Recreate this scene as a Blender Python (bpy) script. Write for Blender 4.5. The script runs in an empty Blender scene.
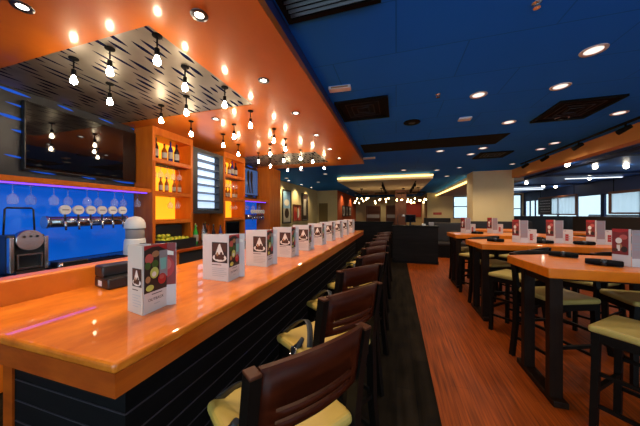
import bpy, bmesh, math, random
from mathutils import Vector, Matrix
random.seed(7)
C = bpy.context.scene
COL = C.collection
PI = math.pi

# ------------------------------------------------------------------ camera, world, exposure
cam_data = bpy.data.cameras.new('camera')
cam_data.lens = 14.0
cam_data.sensor_width = 36.0
cam_data.clip_start = 0.02
cam = bpy.data.objects.new('camera', cam_data)
cam.location = (0, 0, 1.5)
cam.rotation_euler = (math.radians(90), 0, math.radians(17))
COL.objects.link(cam)
C.camera = cam

world = bpy.data.worlds.new('world')
C.world = world
world.use_nodes = True
wbg = world.node_tree.nodes['Background']
wbg.inputs[0].default_value = (0.60, 0.85, 1.0, 1)
wbg.inputs[1].default_value = 3.2

C.view_settings.view_transform = 'Standard'
C.view_settings.look = 'None'
C.view_settings.exposure = 0.0
C.view_settings.gamma = 1.0
C.view_settings.use_curve_mapping = False

BULB = 125.0          # emission of the bare bulbs
SOFFIT_W = 46.0       # watts of one soffit downlight
CEIL_W = 34.0         # watts of one ceiling downlight
FAR_W = 110.0

# ------------------------------------------------------------------ materials
def pbr(name, col, rough=0.5, metal=0.0, coat=0.0, emis=None, es=0.0, trans=0.0, alpha=1.0, spec=0.5, coat_rough=0.05):
    m = bpy.data.materials.new(name)
    m.use_nodes = True
    b = m.node_tree.nodes['Principled BSDF']
    b.inputs['Base Color'].default_value = (*col, 1)
    b.inputs['Roughness'].default_value = rough
    b.inputs['Metallic'].default_value = metal
    b.inputs['Coat Weight'].default_value = coat
    b.inputs['Coat Roughness'].default_value = coat_rough
    b.inputs['Specular IOR Level'].default_value = spec
    b.inputs['Transmission Weight'].default_value = trans
    b.inputs['Alpha'].default_value = alpha
    if emis:
        b.inputs['Emission Color'].default_value = (*emis, 1)
        b.inputs['Emission Strength'].default_value = es
    return m

def nodes_of(m):
    return m.node_tree.nodes, m.node_tree.links, m.node_tree.nodes['Principled BSDF']

def grain(name, c1, c2, scale=(1, 1, 1), nscale=6.0, rough=0.4, coat=0.0, detail=6, coat_rough=0.05, spec=0.5, lo=.35, hi=.65):
    """wood or cloth with a stretched noise between two colours"""
    m = pbr(name, c1, rough, 0, coat, coat_rough=coat_rough, spec=spec)
    N, L, b = nodes_of(m)
    tc = N.new('ShaderNodeTexCoord'); mp = N.new('ShaderNodeMapping'); nz = N.new('ShaderNodeTexNoise'); cr = N.new('ShaderNodeValToRGB')
    mp.inputs['Scale'].default_value = scale
    nz.inputs['Scale'].default_value = nscale; nz.inputs['Detail'].default_value = detail; nz.inputs['Roughness'].default_value = .6
    L.new(tc.outputs['Object'], mp.inputs[0]); L.new(mp.outputs[0], nz.inputs['Vector'])
    L.new(nz.outputs['Fac'], cr.inputs[0]); L.new(cr.outputs[0], b.inputs['Base Color'])
    cr.color_ramp.elements[0].position = lo; cr.color_ramp.elements[0].color = (*c1, 1)
    cr.color_ramp.elements[1].position = hi; cr.color_ramp.elements[1].color = (*c2, 1)
    return m

def planks(name, c1, c2, cm, length, width, scale, rough, rot=PI/2, mortar=.004, coat=0.0, spec=.5, swing=(.45, 1.5)):
    """boards running along Y with grain"""
    m = pbr(name, c1, rough, 0, coat, spec=spec)
    N, L, b = nodes_of(m)
    tc = N.new('ShaderNodeTexCoord'); mp = N.new('ShaderNodeMapping'); br = N.new('ShaderNodeTexBrick')
    mp.inputs['Rotation'].default_value = (0, 0, rot)
    L.new(tc.outputs['Object'], mp.inputs[0]); L.new(mp.outputs[0], br.inputs['Vector'])
    br.inputs['Color1'].default_value = (*c1, 1); br.inputs['Color2'].default_value = (*c2, 1); br.inputs['Mortar'].default_value = (*cm, 1)
    br.inputs['Scale'].default_value = 1.0; br.inputs['Mortar Size'].default_value = mortar
    br.inputs['Brick Width'].default_value = length; br.inputs['Row Height'].default_value = width
    mp2 = N.new('ShaderNodeMapping'); mp2.inputs['Scale'].default_value = scale
    nz = N.new('ShaderNodeTexNoise'); nz.inputs['Scale'].default_value = 1.0; nz.inputs['Detail'].default_value = 5
    L.new(tc.outputs['Object'], mp2.inputs[0]); L.new(mp2.outputs[0], nz.inputs['Vector'])
    mr = N.new('ShaderNodeMapRange'); mr.inputs['From Min'].default_value = .3; mr.inputs['From Max'].default_value = .7
    mr.inputs['To Min'].default_value = swing[0]; mr.inputs['To Max'].default_value = swing[1]
    L.new(nz.outputs['Fac'], mr.inputs[0])
    mx = N.new('ShaderNodeVectorMath'); mx.operation = 'SCALE'
    L.new(br.outputs['Color'], mx.inputs[0]); L.new(mr.outputs[0], mx.inputs['Scale'])
    L.new(mx.outputs[0], b.inputs['Base Color'])
    return m

def slotted(name, base, slot, axis, emis=None, es=0.0, Lc=.26, Wc=.062, rough=.42, metal=.55, t0=.14, t1=.13):
    """metal sheet with rows of lens-shaped slots that run along Y; axis = the other axis of the sheet (0 = x, 2 = z)"""
    m = pbr(name, base, rough, metal)
    N, L, b = nodes_of(m)
    def math_(op, a, bb=None, c=None):
        n = N.new('ShaderNodeMath'); n.operation = op
        for i, v in enumerate((a, bb, c)):
            if v is None: continue
            if isinstance(v, (int, float)): n.inputs[i].default_value = v
            else: L.new(v, n.inputs[i])
        return n.outputs[0]
    tc = N.new('ShaderNodeTexCoord'); sp = N.new('ShaderNodeSeparateXYZ'); L.new(tc.outputs['Object'], sp.inputs[0])
    v = math_('DIVIDE', sp.outputs[axis], Wc)
    row = math_('FLOOR', v)
    wn = N.new('ShaderNodeTexWhiteNoise'); wn.noise_dimensions = '1D'; L.new(row, wn.inputs['W'])
    u = math_('ADD', math_('DIVIDE', sp.outputs[1], Lc), wn.outputs['Value'])
    cell = math_('FLOOR', u)
    cv = N.new('ShaderNodeCombineXYZ'); L.new(cell, cv.inputs[0]); L.new(row, cv.inputs[1])
    w2 = N.new('ShaderNodeTexWhiteNoise'); w2.noise_dimensions = '2D'; L.new(cv.outputs[0], w2.inputs['Vector'])
    half = math_('MULTIPLY_ADD', w2.outputs['Value'], .26, .17)
    s = math_('DIVIDE', math_('SUBTRACT', math_('FRACT', u), .5), half)
    sep = N.new('ShaderNodeSeparateColor'); L.new(w2.outputs['Color'], sep.inputs[0])
    thick = math_('MULTIPLY_ADD', sep.outputs[1], t1, t0)
    lens = math_('MULTIPLY', math_('SUBTRACT', 1.0, math_('MULTIPLY', s, s)), thick)
    fv = math_('ABSOLUTE', math_('ADD', math_('SUBTRACT', math_('FRACT', v), .5), math_('MULTIPLY', s, .06)))
    mask = math_('LESS_THAN', fv, lens)
    nz = N.new('ShaderNodeTexNoise'); nz.inputs['Scale'].default_value = 2.2; nz.inputs['Detail'].default_value = 3
    L.new(tc.outputs['Object'], nz.inputs['Vector'])
    cr = N.new('ShaderNodeValToRGB'); L.new(nz.outputs['Fac'], cr.inputs[0])
    cr.color_ramp.elements[0].position = .3; cr.color_ramp.elements[0].color = (*[c*.62 for c in base], 1)
    cr.color_ramp.elements[1].position = .7; cr.color_ramp.elements[1].color = (*[min(1, c*1.25) for c in base], 1)
    mix = N.new('ShaderNodeMix'); mix.data_type = 'RGBA'
    L.new(mask, mix.inputs[0]); L.new(cr.outputs[0], mix.inputs[6]); mix.inputs[7].default_value = (*slot, 1)
    L.new(mix.outputs[2], b.inputs['Base Color'])
    L.new(math_('MULTIPLY', math_('SUBTRACT', 1.0, mask), metal), b.inputs['Metallic'])
    L.new(math_('MULTIPLY', math_('SUBTRACT', 1.0, mask), .5), b.inputs['Specular IOR Level'])
    if emis:
        b.inputs['Emission Color'].default_value = (*emis, 1)
        L.new(math_('MULTIPLY', mask, es), b.inputs['Emission Strength'])
    return m

M = {}
M['top_wood'] = grain('bar_top_wood', (.50, .105, .006), (.84, .235, .018), (3.4, 1.4, 2.0), 3.0, .4, .85, coat_rough=.025, spec=.2, lo=.3, hi=.7)
M['ledge_wood'] = grain('ledge_wood', (.56, .13, .008), (.70, .18, .012), (4, 1.2, 1), 4, .35, .4, coat_rough=.1)
M['edge_wood'] = grain('edge_wood', (.32, .044, .0015), (.46, .075, .003), (1.5, .7, 6), 4, .35, .35, coat_rough=.12)  # bar top wood made darker and redder, side shade put into its colour
M['soffit_wood'] = grain('soffit_wood', (.50, .115, .006), (.58, .145, .009), (.8, .5, 1), 2.0, .45, .42, coat_rough=.13, spec=.25)
M['cab_wood'] = grain('cabinet_wood', (.50, .105, .006), (.60, .15, .010), (4, 4, .6), 3, .5, .15, coat_rough=.2, spec=.2)
M['table_wood'] = grain('table_wood', (.70, .155, .005), (.84, .205, .008), (1.2, 4, 2), 3, .4, .45, coat_rough=.07, spec=.2)
M['chair_red'] = grain('chair_red_wood', (.030, .0045, .0012), (.056, .009, .0025), (1, 1, 9), 5, .4, .04, coat_rough=.2, spec=.12)
M['chair_cap'] = grain('chair_cap_wood', (.05, .012, .004), (.075, .02, .007), (1, 1, 5), 5, .5, spec=.2)
M['espresso'] = pbr('espresso_wood', (.006, .004, .003), .5, spec=.12)
M['table_leg'] = grain('table_leg_wood', (.010, .0035, .0015), (.016, .006, .0025), (5, 5, .7), 5, .5, spec=.12)
M['seat_vinyl'] = grain('cream_vinyl', (.47, .315, .065), (.53, .365, .085), (1, 1, 1), 5, .42)
M['olive_vinyl'] = grain('olive_cream_vinyl', (.40, .29, .075), (.46, .335, .095), (1, 1, 1), 5, .5, spec=.25)
M['black_panel'] = grain('black_panel', (.0035, .003, .0035), (.006, .005, .0055), (1, 1, 8), 5, .6, spec=.12)
M['trim_pale'] = pbr('pale_metal_strip', (.045, .036, .045), .4, 0)  # glossy glints on the bar's board edges, put into a pale colour
M['black'] = pbr('black_plastic', (.010, .010, .012), .35)
M['matt_black'] = pbr('matt_black', (.006, .006, .0065), .8, spec=.1)
M['strap'] = pbr('strap_black', (.008, .009, .014), .5)
M['steel'] = pbr('brushed_steel', (.55, .55, .57), .25, 1)
M['dark_steel'] = pbr('dark_steel', (.10, .10, .11), .3, .9)
M['white'] = pbr('white_plastic', (.75, .74, .74), .4)
M['paper'] = pbr('card_paper', (.64, .58, .56), .55)
M['paper_warm'] = pbr('card_paper_warm', (.62, .54, .46), .55)
M['blue_ceiling'] = planks('blue_ceiling_tile', (.018, .195, .90), (.020, .205, .92), (.013, .145, .70), 1.22, .61, (.6, .6, .6), .8, 0, .006, spec=.05, swing=(.95, 1.05))
M['bay_ceiling'] = pbr('bay_ceiling_paint', (.030, .15, .62), .38, spec=.4)
M['blue_trim'] = pbr('blue_trim', (.010, .03, .16), .6)
M['floor_wood'] = planks('floor_wood', (.26, .045, .003), (.23, .038, .0025), (.15, .026, .002), 1.2, .15, (60, 1.8, 1), .5, mortar=.002, spec=.12)
M['floor_tile'] = planks('dark_floor_tile', (.016, .0105, .006), (.012, .008, .005), (.008, .006, .005), .9, .16, (14, 1.5, 1), .8, spec=.04)
M['metal_ceiling'] = slotted('slotted_metal_ceiling', (.24, .215, .185), (.002, .004, .03), 0, Lc=.34, Wc=.082)
M['metal_wall'] = slotted('slotted_metal_wall', (.05, .052, .06), (.01, .05, .4), 2, (.02, .13, .80), .5, Lc=.44, Wc=.135, t0=.06, t1=.08)
M['glow_blue'] = pbr('lit_blue_glass', (.01, .10, .45), .08, 0, 0, (.0, .10, .62), .62)
M['led'] = pbr('violet_led', (.2, .1, .9), .5, 0, 0, (.22, .06, 1.0), 2.0)
M['amber'] = pbr('lit_amber_panel', (.8, .4, .05), .4, 0, 0, (1.0, .40, .012), 1.35)
M['louvre_back'] = pbr('lit_pale_panel', (.6, .7, .8), .4, 0, 0, (.50, .68, .95), 1.15)
M['louvre_blade'] = pbr('louvre_blade', (.03, .06, .13), .3, .3)
M['charcoal'] = pbr('charcoal_panel', (.02, .02, .026), .45)
M['screen'] = pbr('dark_screen', (.004, .004, .006), .03, 0, 0, spec=.8)
M['screen_blue'] = pbr('lit_screen', (.01, .02, .04), .1, 0, 0, (.06, .16, .40), .55)
M['bulb'] = pbr('warm_bulb', (1, .8, .5), .3, 0, 0, (1.0, .80, .52), BULB)
M['far_bulb'] = pbr('far_warm_bulb', (1, .8, .5), .3, 0, 0, (1.0, .68, .30), 36)
M['lamp_white'] = pbr('downlight_lens', (1, .95, .8), .3, 0, 0, (1.0, .90, .74), 9)
M['globe'] = pbr('glowing_globe', (1, .95, .8), .3, 0, 0, (1.0, .86, .66), 30)
M['lamp_soft'] = pbr('ceiling_lamp_lens', (1, .95, .85), .3, 0, 0, (1.0, .90, .78), 1.15)
M['cove'] = pbr('warm_led_cove', (1, .8, .3), .3, 0, 0, (1.0, .72, .22), 3.2)
M['tube_white'] = pbr('white_light_tube', (1, 1, 1), .3, 0, 0, (.75, .88, 1.0), 2.2)
M['cream'] = grain('cream_plaster', (.62, .50, .26), (.66, .54, .29), (1, 1, 1), 2, .8)
M['pale_cream'] = grain('pale_plaster', (.74, .57, .31), (.77, .60, .34), (1, 1, 1), 2, .8)
M['tan'] = pbr('tan_paint', (.70, .30, .07), .7)
M['tray'] = pbr('tray_paint', (.60, .48, .36), .8)
M['red_wall'] = grain('red_orange_plaster', (.55, .09, .02), (.62, .11, .025), (1, 1, 1), 2, .75)
M['deep_red'] = pbr('deep_red_panel', (.32, .025, .012), .6)
M['olive_door'] = pbr('olive_door', (.20, .13, .035), .6)
M['dark_wood'] = planks('dark_stand_wood', (.008, .006, .006), (.007, .005, .005), (.003, .003, .003), 3.0, .12, (2, 2, 20), .6, 0, spec=.15)
M['dark_wall'] = pbr('dark_paint', (.03, .025, .025), .8)
M['dark_blue'] = pbr('dark_blue_paint', (.012, .03, .10), .6)
M['booth'] = pbr('dark_booth_leather', (.018, .012, .011), .5)
M['frame_wood'] = pbr('red_brown_frame', (.16, .05, .02), .5)
M['curtain'] = pbr('sheer_curtain', (.75, .80, .85), .8, 0, 0, trans=.0)
M['chalk'] = pbr('chalk_white', (.7, .7, .7), .8)
M['pane'] = pbr('window_glass', (.8, .9, 1), .02, alpha=.06)
M['tinted_pane'] = pbr('tinted_window_glass', (.02, .04, .05), .02, alpha=.36)
M['green_glass'] = pbr('green_glass', (.05, .55, .06), .06, trans=.35)
M['dark_glass'] = pbr('dark_bottle_glass', (.02, .015, .02), .08)
M['blue_glass'] = pbr('blue_bottle_glass', (.02, .03, .25), .08)
M['clear_glass'] = pbr('clear_glass', (.75, .82, 1), .04, alpha=.22, spec=.9)
M['amber_glass'] = pbr('amber_bottle_glass', (.30, .08, .01), .08)
M['label'] = pbr('bottle_label', (.42, .40, .36), .6)
M['gold'] = pbr('gold_cap', (.6, .4, .1), .3, .9)
M['lime'] = grain('lime_skin', (.38, .46, .02), (.60, .60, .05), (1, 1, 1), 20, .4)
M['asphalt'] = pbr('outside_paving', (.55, .56, .58), .9)
M['car_blue'] = pbr('car_blue_paint', (.03, .10, .30), .3)
for k, c in dict(brown=(.07, .022, .010), dbrown=(.028, .012, .010), ice=(.80, .74, .66), caramel=(.42, .20, .08), red=(.45, .02, .02), dred=(.22, .018, .016),
                 green=(.05, .12, .02), limeg=(.55, .60, .12), teal=(.20, .50, .45), grey=(.30, .27, .28), pink=(.36, .24, .24), ink=(.03, .025, .03), line=(.45, .42, .42),
                 black=(.012, .012, .015), orange=(.6, .2, .04), skyb=(.25, .45, .7), rosy=(.55, .10, .08), stone=(.45, .42, .36)).items():
    M['p_' + k] = pbr('print_' + k, c, .5)

# ------------------------------------------------------------------ helpers
class MB:
    def __init__(self): self.bm = bmesh.new(); self.mi = 0; self.mats = []
    def use(self, m):
        if m not in self.mats: self.mats.append(m)
        self.mi = self.mats.index(m); return self
    def _tag(self, before, smooth=False):
        for f in self.bm.faces:
            if f not in before: f.material_index = self.mi; f.smooth = smooth
    def box(self, x0, x1, y0, y1, z0, z1, bev=0.0, seg=2, mat=None):
        t = bmesh.new()
        bmesh.ops.create_cube(t, size=1)
        for v in t.verts:
            v.co = Vector((x0 + (v.co.x + .5) * (x1 - x0), y0 + (v.co.y + .5) * (y1 - y0), z0 + (v.co.z + .5) * (z1 - z0)))
        if bev > 0: bmesh.ops.bevel(t, geom=t.edges[:], offset=bev, segments=seg, affect='EDGES', profile=.5)
        if mat is not None: bmesh.ops.transform(t, matrix=mat, verts=t.verts)
        self.merge(t, bev > 0); return self
    def merge(self, t, smooth=False):
        mp = {}
        for v in t.verts: mp[v] = self.bm.verts.new(v.co)
        for f in t.faces:
            try:
                n = self.bm.faces.new([mp[v] for v in f.verts]); n.material_index = self.mi; n.smooth = smooth and len(f.verts) == 4 and f.calc_area() < 1e-3
            except ValueError: pass
        t.free()
    def ring(self, pts): return [self.bm.verts.new(p) for p in pts]
    def bridge(self, a, b, smooth=True):
        n = len(a)
        for i in range(n):
            f = self.bm.faces.new((a[i], a[(i+1) % n], b[(i+1) % n], b[i])); f.material_index = self.mi; f.smooth = smooth
    def cap(self, r, flip=False):
        f = self.bm.faces.new(r[::-1] if flip else r); f.material_index = self.mi
    def tube(self, pts, r, seg=10, caps=True, closed=False):
        pts = [Vector(p) for p in pts]; rings = []; n = len(pts)
        for i, p in enumerate(pts):
            if closed: d = pts[(i+1) % n] - pts[i-1]
            else: d = (pts[min(i+1, n-1)] - pts[max(i-1, 0)])
            d.normalize()
            up = Vector((0, 0, 1)) if abs(d.z) < .9 else Vector((1, 0, 0))
            a = d.cross(up).normalized(); b = d.cross(a).normalized()
            rr = r[i] if isinstance(r, (list, tuple)) else r
            rings.append(self.ring([p + (a*math.cos(2*PI*k/seg) + b*math.sin(2*PI*k/seg))*rr for k in range(seg)]))
        for i in range(n-1): self.bridge(rings[i], rings[i+1])
        if closed: self.bridge(rings[-1], rings[0])
        elif caps: self.cap(rings[0], True); self.cap(rings[-1])
        return self
    def lathe(self, prof, c=(0, 0, 0), seg=16, sx=1.0, sy=1.0, smooth=True):
        """profile [(r, z)] turned round the vertical through c"""
        rings = []
        for r, z in prof:
            r = max(r, 1e-4)
            rings.append(self.ring([(c[0] + sx*r*math.cos(2*PI*k/seg), c[1] + sy*r*math.sin(2*PI*k/seg), c[2] + z) for k in range(seg)]))
        for i in range(len(rings)-1): self.bridge(rings[i], rings[i+1], smooth)
        self.cap(rings[0], True); self.cap(rings[-1])
        return self
    def prism(self, poly, z0, z1, bev=0.0):
        """horizontal polygon raised from z0 to z1"""
        t = bmesh.new()
        b = [t.verts.new((x, y, z0)) for x, y in poly]; a = [t.verts.new((x, y, z1)) for x, y in poly]
        n = len(poly)
        t.faces.new(a); t.faces.new(b[::-1])
        for i in range(n): t.faces.new((b[i], b[(i+1) % n], a[(i+1) % n], a[i]))
        bmesh.ops.recalc_face_normals(t, faces=t.faces)
        if bev: bmesh.ops.bevel(t, geom=t.edges[:], offset=bev, segments=3, affect='EDGES', profile=.5)
        self.merge(t, bev > 0); return self
    def poly(self, pts):
        f = self.bm.faces.new([self.bm.verts.new(p) for p in pts]); f.material_index = self.mi; return self
    def xform(self, mat): bmesh.ops.transform(self.bm, matrix=mat, verts=self.bm.verts); return self
    def build(self, name, mat=None, parent=None, loc=None):
        bmesh.ops.recalc_face_normals(self.bm, faces=self.bm.faces)
        me = bpy.data.meshes.new(name); self.bm.to_mesh(me); self.bm.free()
        if mat is not None and not self.mats: me.materials.append(mat)
        for m in self.mats: me.materials.append(m)
        o = bpy.data.objects.new(name, me); COL.objects.link(o)
        if parent is not None: o.parent = parent
        if loc is not None: o.location = loc
        return o

def tag(o, label, cat, group=None, kind=None):
    o['label'] = label; o['category'] = cat
    if group: o['group'] = group
    if kind: o['kind'] = kind
    return o
def thing(name, label, cat, loc=(0, 0, 0), rz=0.0, group=None):
    o = bpy.data.objects.new(name, None); COL.objects.link(o)
    o.empty_display_size = .1
    o.location = loc; o.rotation_euler = (0, 0, rz)
    return tag(o, label, cat, group)
KIDS = {}
def copy_tree(o, parent=None):
    c = o.copy(); COL.objects.link(c)
    if parent is not None: c.parent = parent
    for ch in list(o.children): copy_tree(ch, c)
    return c
def struct(name, mb, mat): 
    o = mb.build(name, mat); o['kind'] = 'structure'; return o
def sbox(name, mat, *a, bev=0): return struct(name, MB().box(*a, bev=bev), mat)
def face_dir(fx, fy):
    """turn that brings a thing whose front is +y to face (fx, fy)"""
    return math.atan2(-fx, fy)
def text_part(name, body, size, mat, parent, matrix, extrude=.0002):
    cu = bpy.data.curves.new(name, 'FONT'); cu.body = body; cu.size = size; cu.align_x = 'CENTER'; cu.extrude = extrude
    t = bpy.data.objects.new(name + '_curve', cu); COL.objects.link(t)
    dg = bpy.context.evaluated_depsgraph_get()
    me = bpy.data.meshes.new_from_object(t.evaluated_get(dg))
    bpy.data.objects.remove(t); me.name = name
    me.materials.clear(); me.materials.append(mat)
    o = bpy.data.objects.new(name, me); COL.objects.link(o); o.parent = parent; o.matrix_local = matrix
    return o
ORD = 'first second third fourth fifth sixth seventh eighth ninth tenth eleventh twelfth'.split()

def art(name, parent, origin, u, n, elems):
    """a printed picture: flat shapes (material, [(u, v) ...]) laid on a panel face"""
    mb = MB(); origin, u, n = Vector(origin), Vector(u).normalized(), Vector(n).normalized()
    for i, (m, pts) in enumerate(elems):
        mb.use(M[m])
        q = [origin + u*a + Vector((0, 0, 1))*b + n*(.0003 + .00035*i) for a, b in pts]
        mb.poly(q)
    return mb.build(name, None, parent)
def R(x0, y0, x1, y1): return [(x0, y0), (x1, y0), (x1, y1), (x0, y1)]
def E(cx, cy, rx, ry, k=14): return [(cx + rx*math.cos(2*PI*i/k), cy + ry*math.sin(2*PI*i/k)) for i in range(k)]

# ------------------------------------------------------------------ the setting
sbox('floor', M['floor_wood'], .31, 8.3, -2.5, 25, -.1, 0)
sbox('floor_border', M['floor_tile'], -5.2, .31, -2.5, 25, -.1, 0)
sbox('ceiling', M['blue_ceiling'], -5.2, 8.3, -2.5, 25, 3.0, 3.1)
w = MB(); w.box(-5.2, -3.6, -2.6, -2.5, 0, 3.0); w.box(7.8, 8.3, -2.6, -2.5, 0, 3.0); w.box(-3.6, 7.8, -2.6, -2.5, 2.8, 3.0); w.box(-3.6, 7.8, -2.6, -2.5, 0, .12)
struct('wall_south', w, M['dark_wall'])  # unseen wall behind the camera, opened up to admit added daylight
f = MB()
for k in range(9): f.box(-3.6 + 1.4175*k, -3.54 + 1.4175*k, -2.58, -2.52, .12, 2.8)
f.box(-3.54, 7.74, -2.58, -2.52, .12, .18); f.box(-3.54, 7.74, -2.58, -2.52, 2.74, 2.8)
o = struct('window_9', f, M['dark_blue']); MB().box(-3.59, 7.79, -2.553, -2.547, .13, 2.79).build('pane', M['pane'], o)  # unseen glazing added so daylight brightens the blue ceiling

sbox('wall_west', M['cream'], -5.2, -5.1, -2.5, 16.1, 0, 3.0)

# bar soffit: varnished wood frame round two slotted metal panels
SZ = 2.80
s = MB()
s.box(-4.4, -.81, -2.5, 1.30, SZ, 2.87)
s.box(-1.64, -.81, 1.30, 6.65, SZ, 2.87)
s.box(-4.4, -1.64, 2.62, 5.0, SZ, 2.87)
s.box(-4.4, -1.64, 6.20, 6.65, SZ, 2.87)
struct('ceiling_soffit', s, M['soffit_wood'])
sbox('trim_1', M['blue_trim'], -4.35, -.83, -2.5, 6.62, 2.87, 3.0)
sbox('ceiling_metal_panel', M['metal_ceiling'], -3.9, -1.64, 1.30, 2.62, 2.806, 2.868)
sbox('ceiling_metal_panel.001', M['metal_ceiling'], -3.9, -1.64, 5.0, 6.20, 2.806, 2.868)

# back wall of the bar and its wooden end column
sbox('wall_back_bar', M['dark_wall'], -4.0, -3.86, -2.5, 7.0, 0, 2.8)
sbox('wall_metal_cladding', M['metal_wall'], -3.86, -3.82, .2, 2.80, 1.86, 2.83)
sbox('wall_metal_cladding.001', M['metal_wall'], -3.86, -3.82, 5.18, 6.3, 1.86, 2.83)
sbox('column_bar_end', M['cab_wood'], -4.0, -3.42, 6.32, 7.0, 0, 2.8)

# far rooms
struct('wall_north', MB().box(-5.2, -3.72, 16.0, 16.1, 0, 3.0), M['cream'])
sbox('wall_red', M['red_wall'], -3.82, -3.72, 16.1, 24, 0, 3.0)
sbox('wall_far', M['cream'], -3.82, 2.2, 24, 24.1, 0, 3.0)
sbox('wall_partition', M['pale_cream'], 2.2, 2.3, 20.1, 24, 0, 3.0)
w = MB()
w.box(2.2, 3.95, 20, 20.1, 0, 3.0); w.box(4.9, 7.1, 20, 20.1, 0, 3.0); w.box(3.95, 4.9, 20, 20.1, 0, 1.1); w.box(3.95, 4.9, 20, 20.1, 2.7, 3.0)
w.box(7.1, 8.1, 20, 20.1, 0, .7); w.box(7.1, 8.1, 20, 20.1, 2.75, 3.0); w.box(8.1, 8.3, 20, 20.1, 0, 3.0)
struct('wall_dining_end', w, M['pale_cream'])
sbox('pillar', M['pale_cream'], 2.65, 3.9, 10.2, 11.0, 0, 3.0)
sbox('beam', M['tan'], 3.84, 4.06, -2.5, 10.2, 2.72, 3.0)
# dark beams of the window bay
sbox('ceiling_bay', M['bay_ceiling'], 4.06, 8.2, -2.5, 20, 2.85, 2.95)
sbox('beam.001', M['dark_blue'], 4.7, 4.9, -2.5, 20, 2.79, 2.85)
for i, y in enumerate((7.2, 10.6, 14.2, 17.4)):
    sbox('beam.%03d' % (i + 2), M['dark_blue'], 4.9, 8.2, y, y + .22, 2.79, 2.85)
# lit tray over the far dining room
tr = MB(); tr.box(-2.3, 1.3, 10.0, 18.0, 2.78, 2.86)
struct('ceiling_tray', tr, M['tray'])
sbox('trim_2', M['tray'], -2.2, 1.2, 10.1, 17.9, 2.86, 3.0)
sbox('ceiling_soffit.001', M['tray'], 2.85, 4.6, 11.2, 20, 2.74, 3.0)
# window wall
ww = MB(); ww.box(8.2, 8.3, -2.5, 20, 0, 1.2); ww.box(8.2, 8.3, -2.5, 20, 2.32, 3.0)
for y in (-2.5, 1.2, 4.8, 8.4, 13.3, 17.9, 19.9): ww.box(8.2, 8.3, y, y + .1, 1.2, 2.32)
struct('wall_east', ww, M['dark_blue'])
for i, (a, b) in enumerate(((-2.4, 1.2), (1.3, 4.8), (4.9, 8.4), (8.5, 13.3), (13.4, 17.9), (18.0, 19.9))):
    f = MB()
    f.box(8.215, 8.285, a, b, 1.2, 1.25); f.box(8.215, 8.285, a, b, 2.27, 2.32)
    k = 3
    for j in range(k + 1):
        y = a + (b - a - .05)*j/k; f.box(8.215, 8.285, y, y + .05, 1.25, 2.27)
    o = struct('window_%d' % (i + 1), f, M['dark_blue'])
    g = MB().box(8.247, 8.253, a + .01, b - .01, 1.25, 2.27).build('pane', M['tinted_pane'], o)
for i, (x0, x1, z0, z1) in enumerate(((3.95, 4.9, 1.1, 2.7), (7.1, 8.1, .7, 2.75))):
    f = MB(); f.box(x0, x1, 20.02, 20.08, z0, z0 + .06); f.box(x0, x1, 20.02, 20.08, z1 - .06, z1); f.box(x0, x0 + .06, 20.02, 20.08, z0, z1); f.box(x1 - .06, x1, 20.02, 20.08, z0, z1)
    zm = z0 + .52*(z1 - z0); f.box(x0, x1, 20.02, 20.08, zm, zm + .06)
    o = struct('window_%d' % (i + 7), f, M['dark_blue'])
    MB().box(x0 + .01, x1 - .01, 20.047, 20.053, z0 + .01, z1 - .01).build('pane', M['tinted_pane'], o)
d = MB().box(-4.95, -4.35, 15.96, 16.0, 0, 2.15)
o = struct('door_1', d, M['olive_door'])
sbox('ground_outside', M['asphalt'], -8, 60, -20, 70, -.3, -.15)

# ------------------------------------------------------------------ bar counter
bar = thing('bar_counter', 'long bar counter with glossy orange wood top and black panelled front', 'bar counter', (-1.245, 3.35, 0))
def L_(x, y): return x + 1.245, y - 3.35
t = MB(); x0, y0 = L_(-1.74, .505); x1, y1 = L_(-.765, 6.2)
t.box(x0, x1, y0, y1, 1.036, 1.07, bev=.012, seg=3)
t.build('bar_top', M['top_wood'], bar)
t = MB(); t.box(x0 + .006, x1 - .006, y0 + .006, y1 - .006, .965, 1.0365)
t.build('edge_band', M['edge_wood'], bar)  # slab side faces, split off to carry their shade as colour
t = MB(); t.box(x0 - .12, x0 - .004, y0 + .02, y0 + .86, .965, 1.185, bev=.014, seg=3)
t.build('raised_ledge', M['ledge_wood'], bar)['label'] = 'raised orange ledge on the inner edge'
t = MB(); t.box(x0 + .03, x1 - .20, y0 + .17, y1 - .06, .0, .964)
t.build('bar_body', M['black_panel'], bar)
t = MB(); t.box(x0 + .02, x0 + .09, y0 + .16, y0 + .168, .0, .96); t.build('end_panel', M['edge_wood'], bar)['label'] = 'orange wood end panel'
for k in range(9):
    z = .84 - .093*k
    t = MB(); t.box(x0 + .095, x1 - .197, y0 + .166, y0 + .17, z, z + .004); t.box(x1 - .2, x1 - .195, y0 + .17, y1 - .06, z, z + .004)
    t.build('trim_strip', M['trim_pale'], bar)  # thin lines drawing the highlights along the board edges
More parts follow.
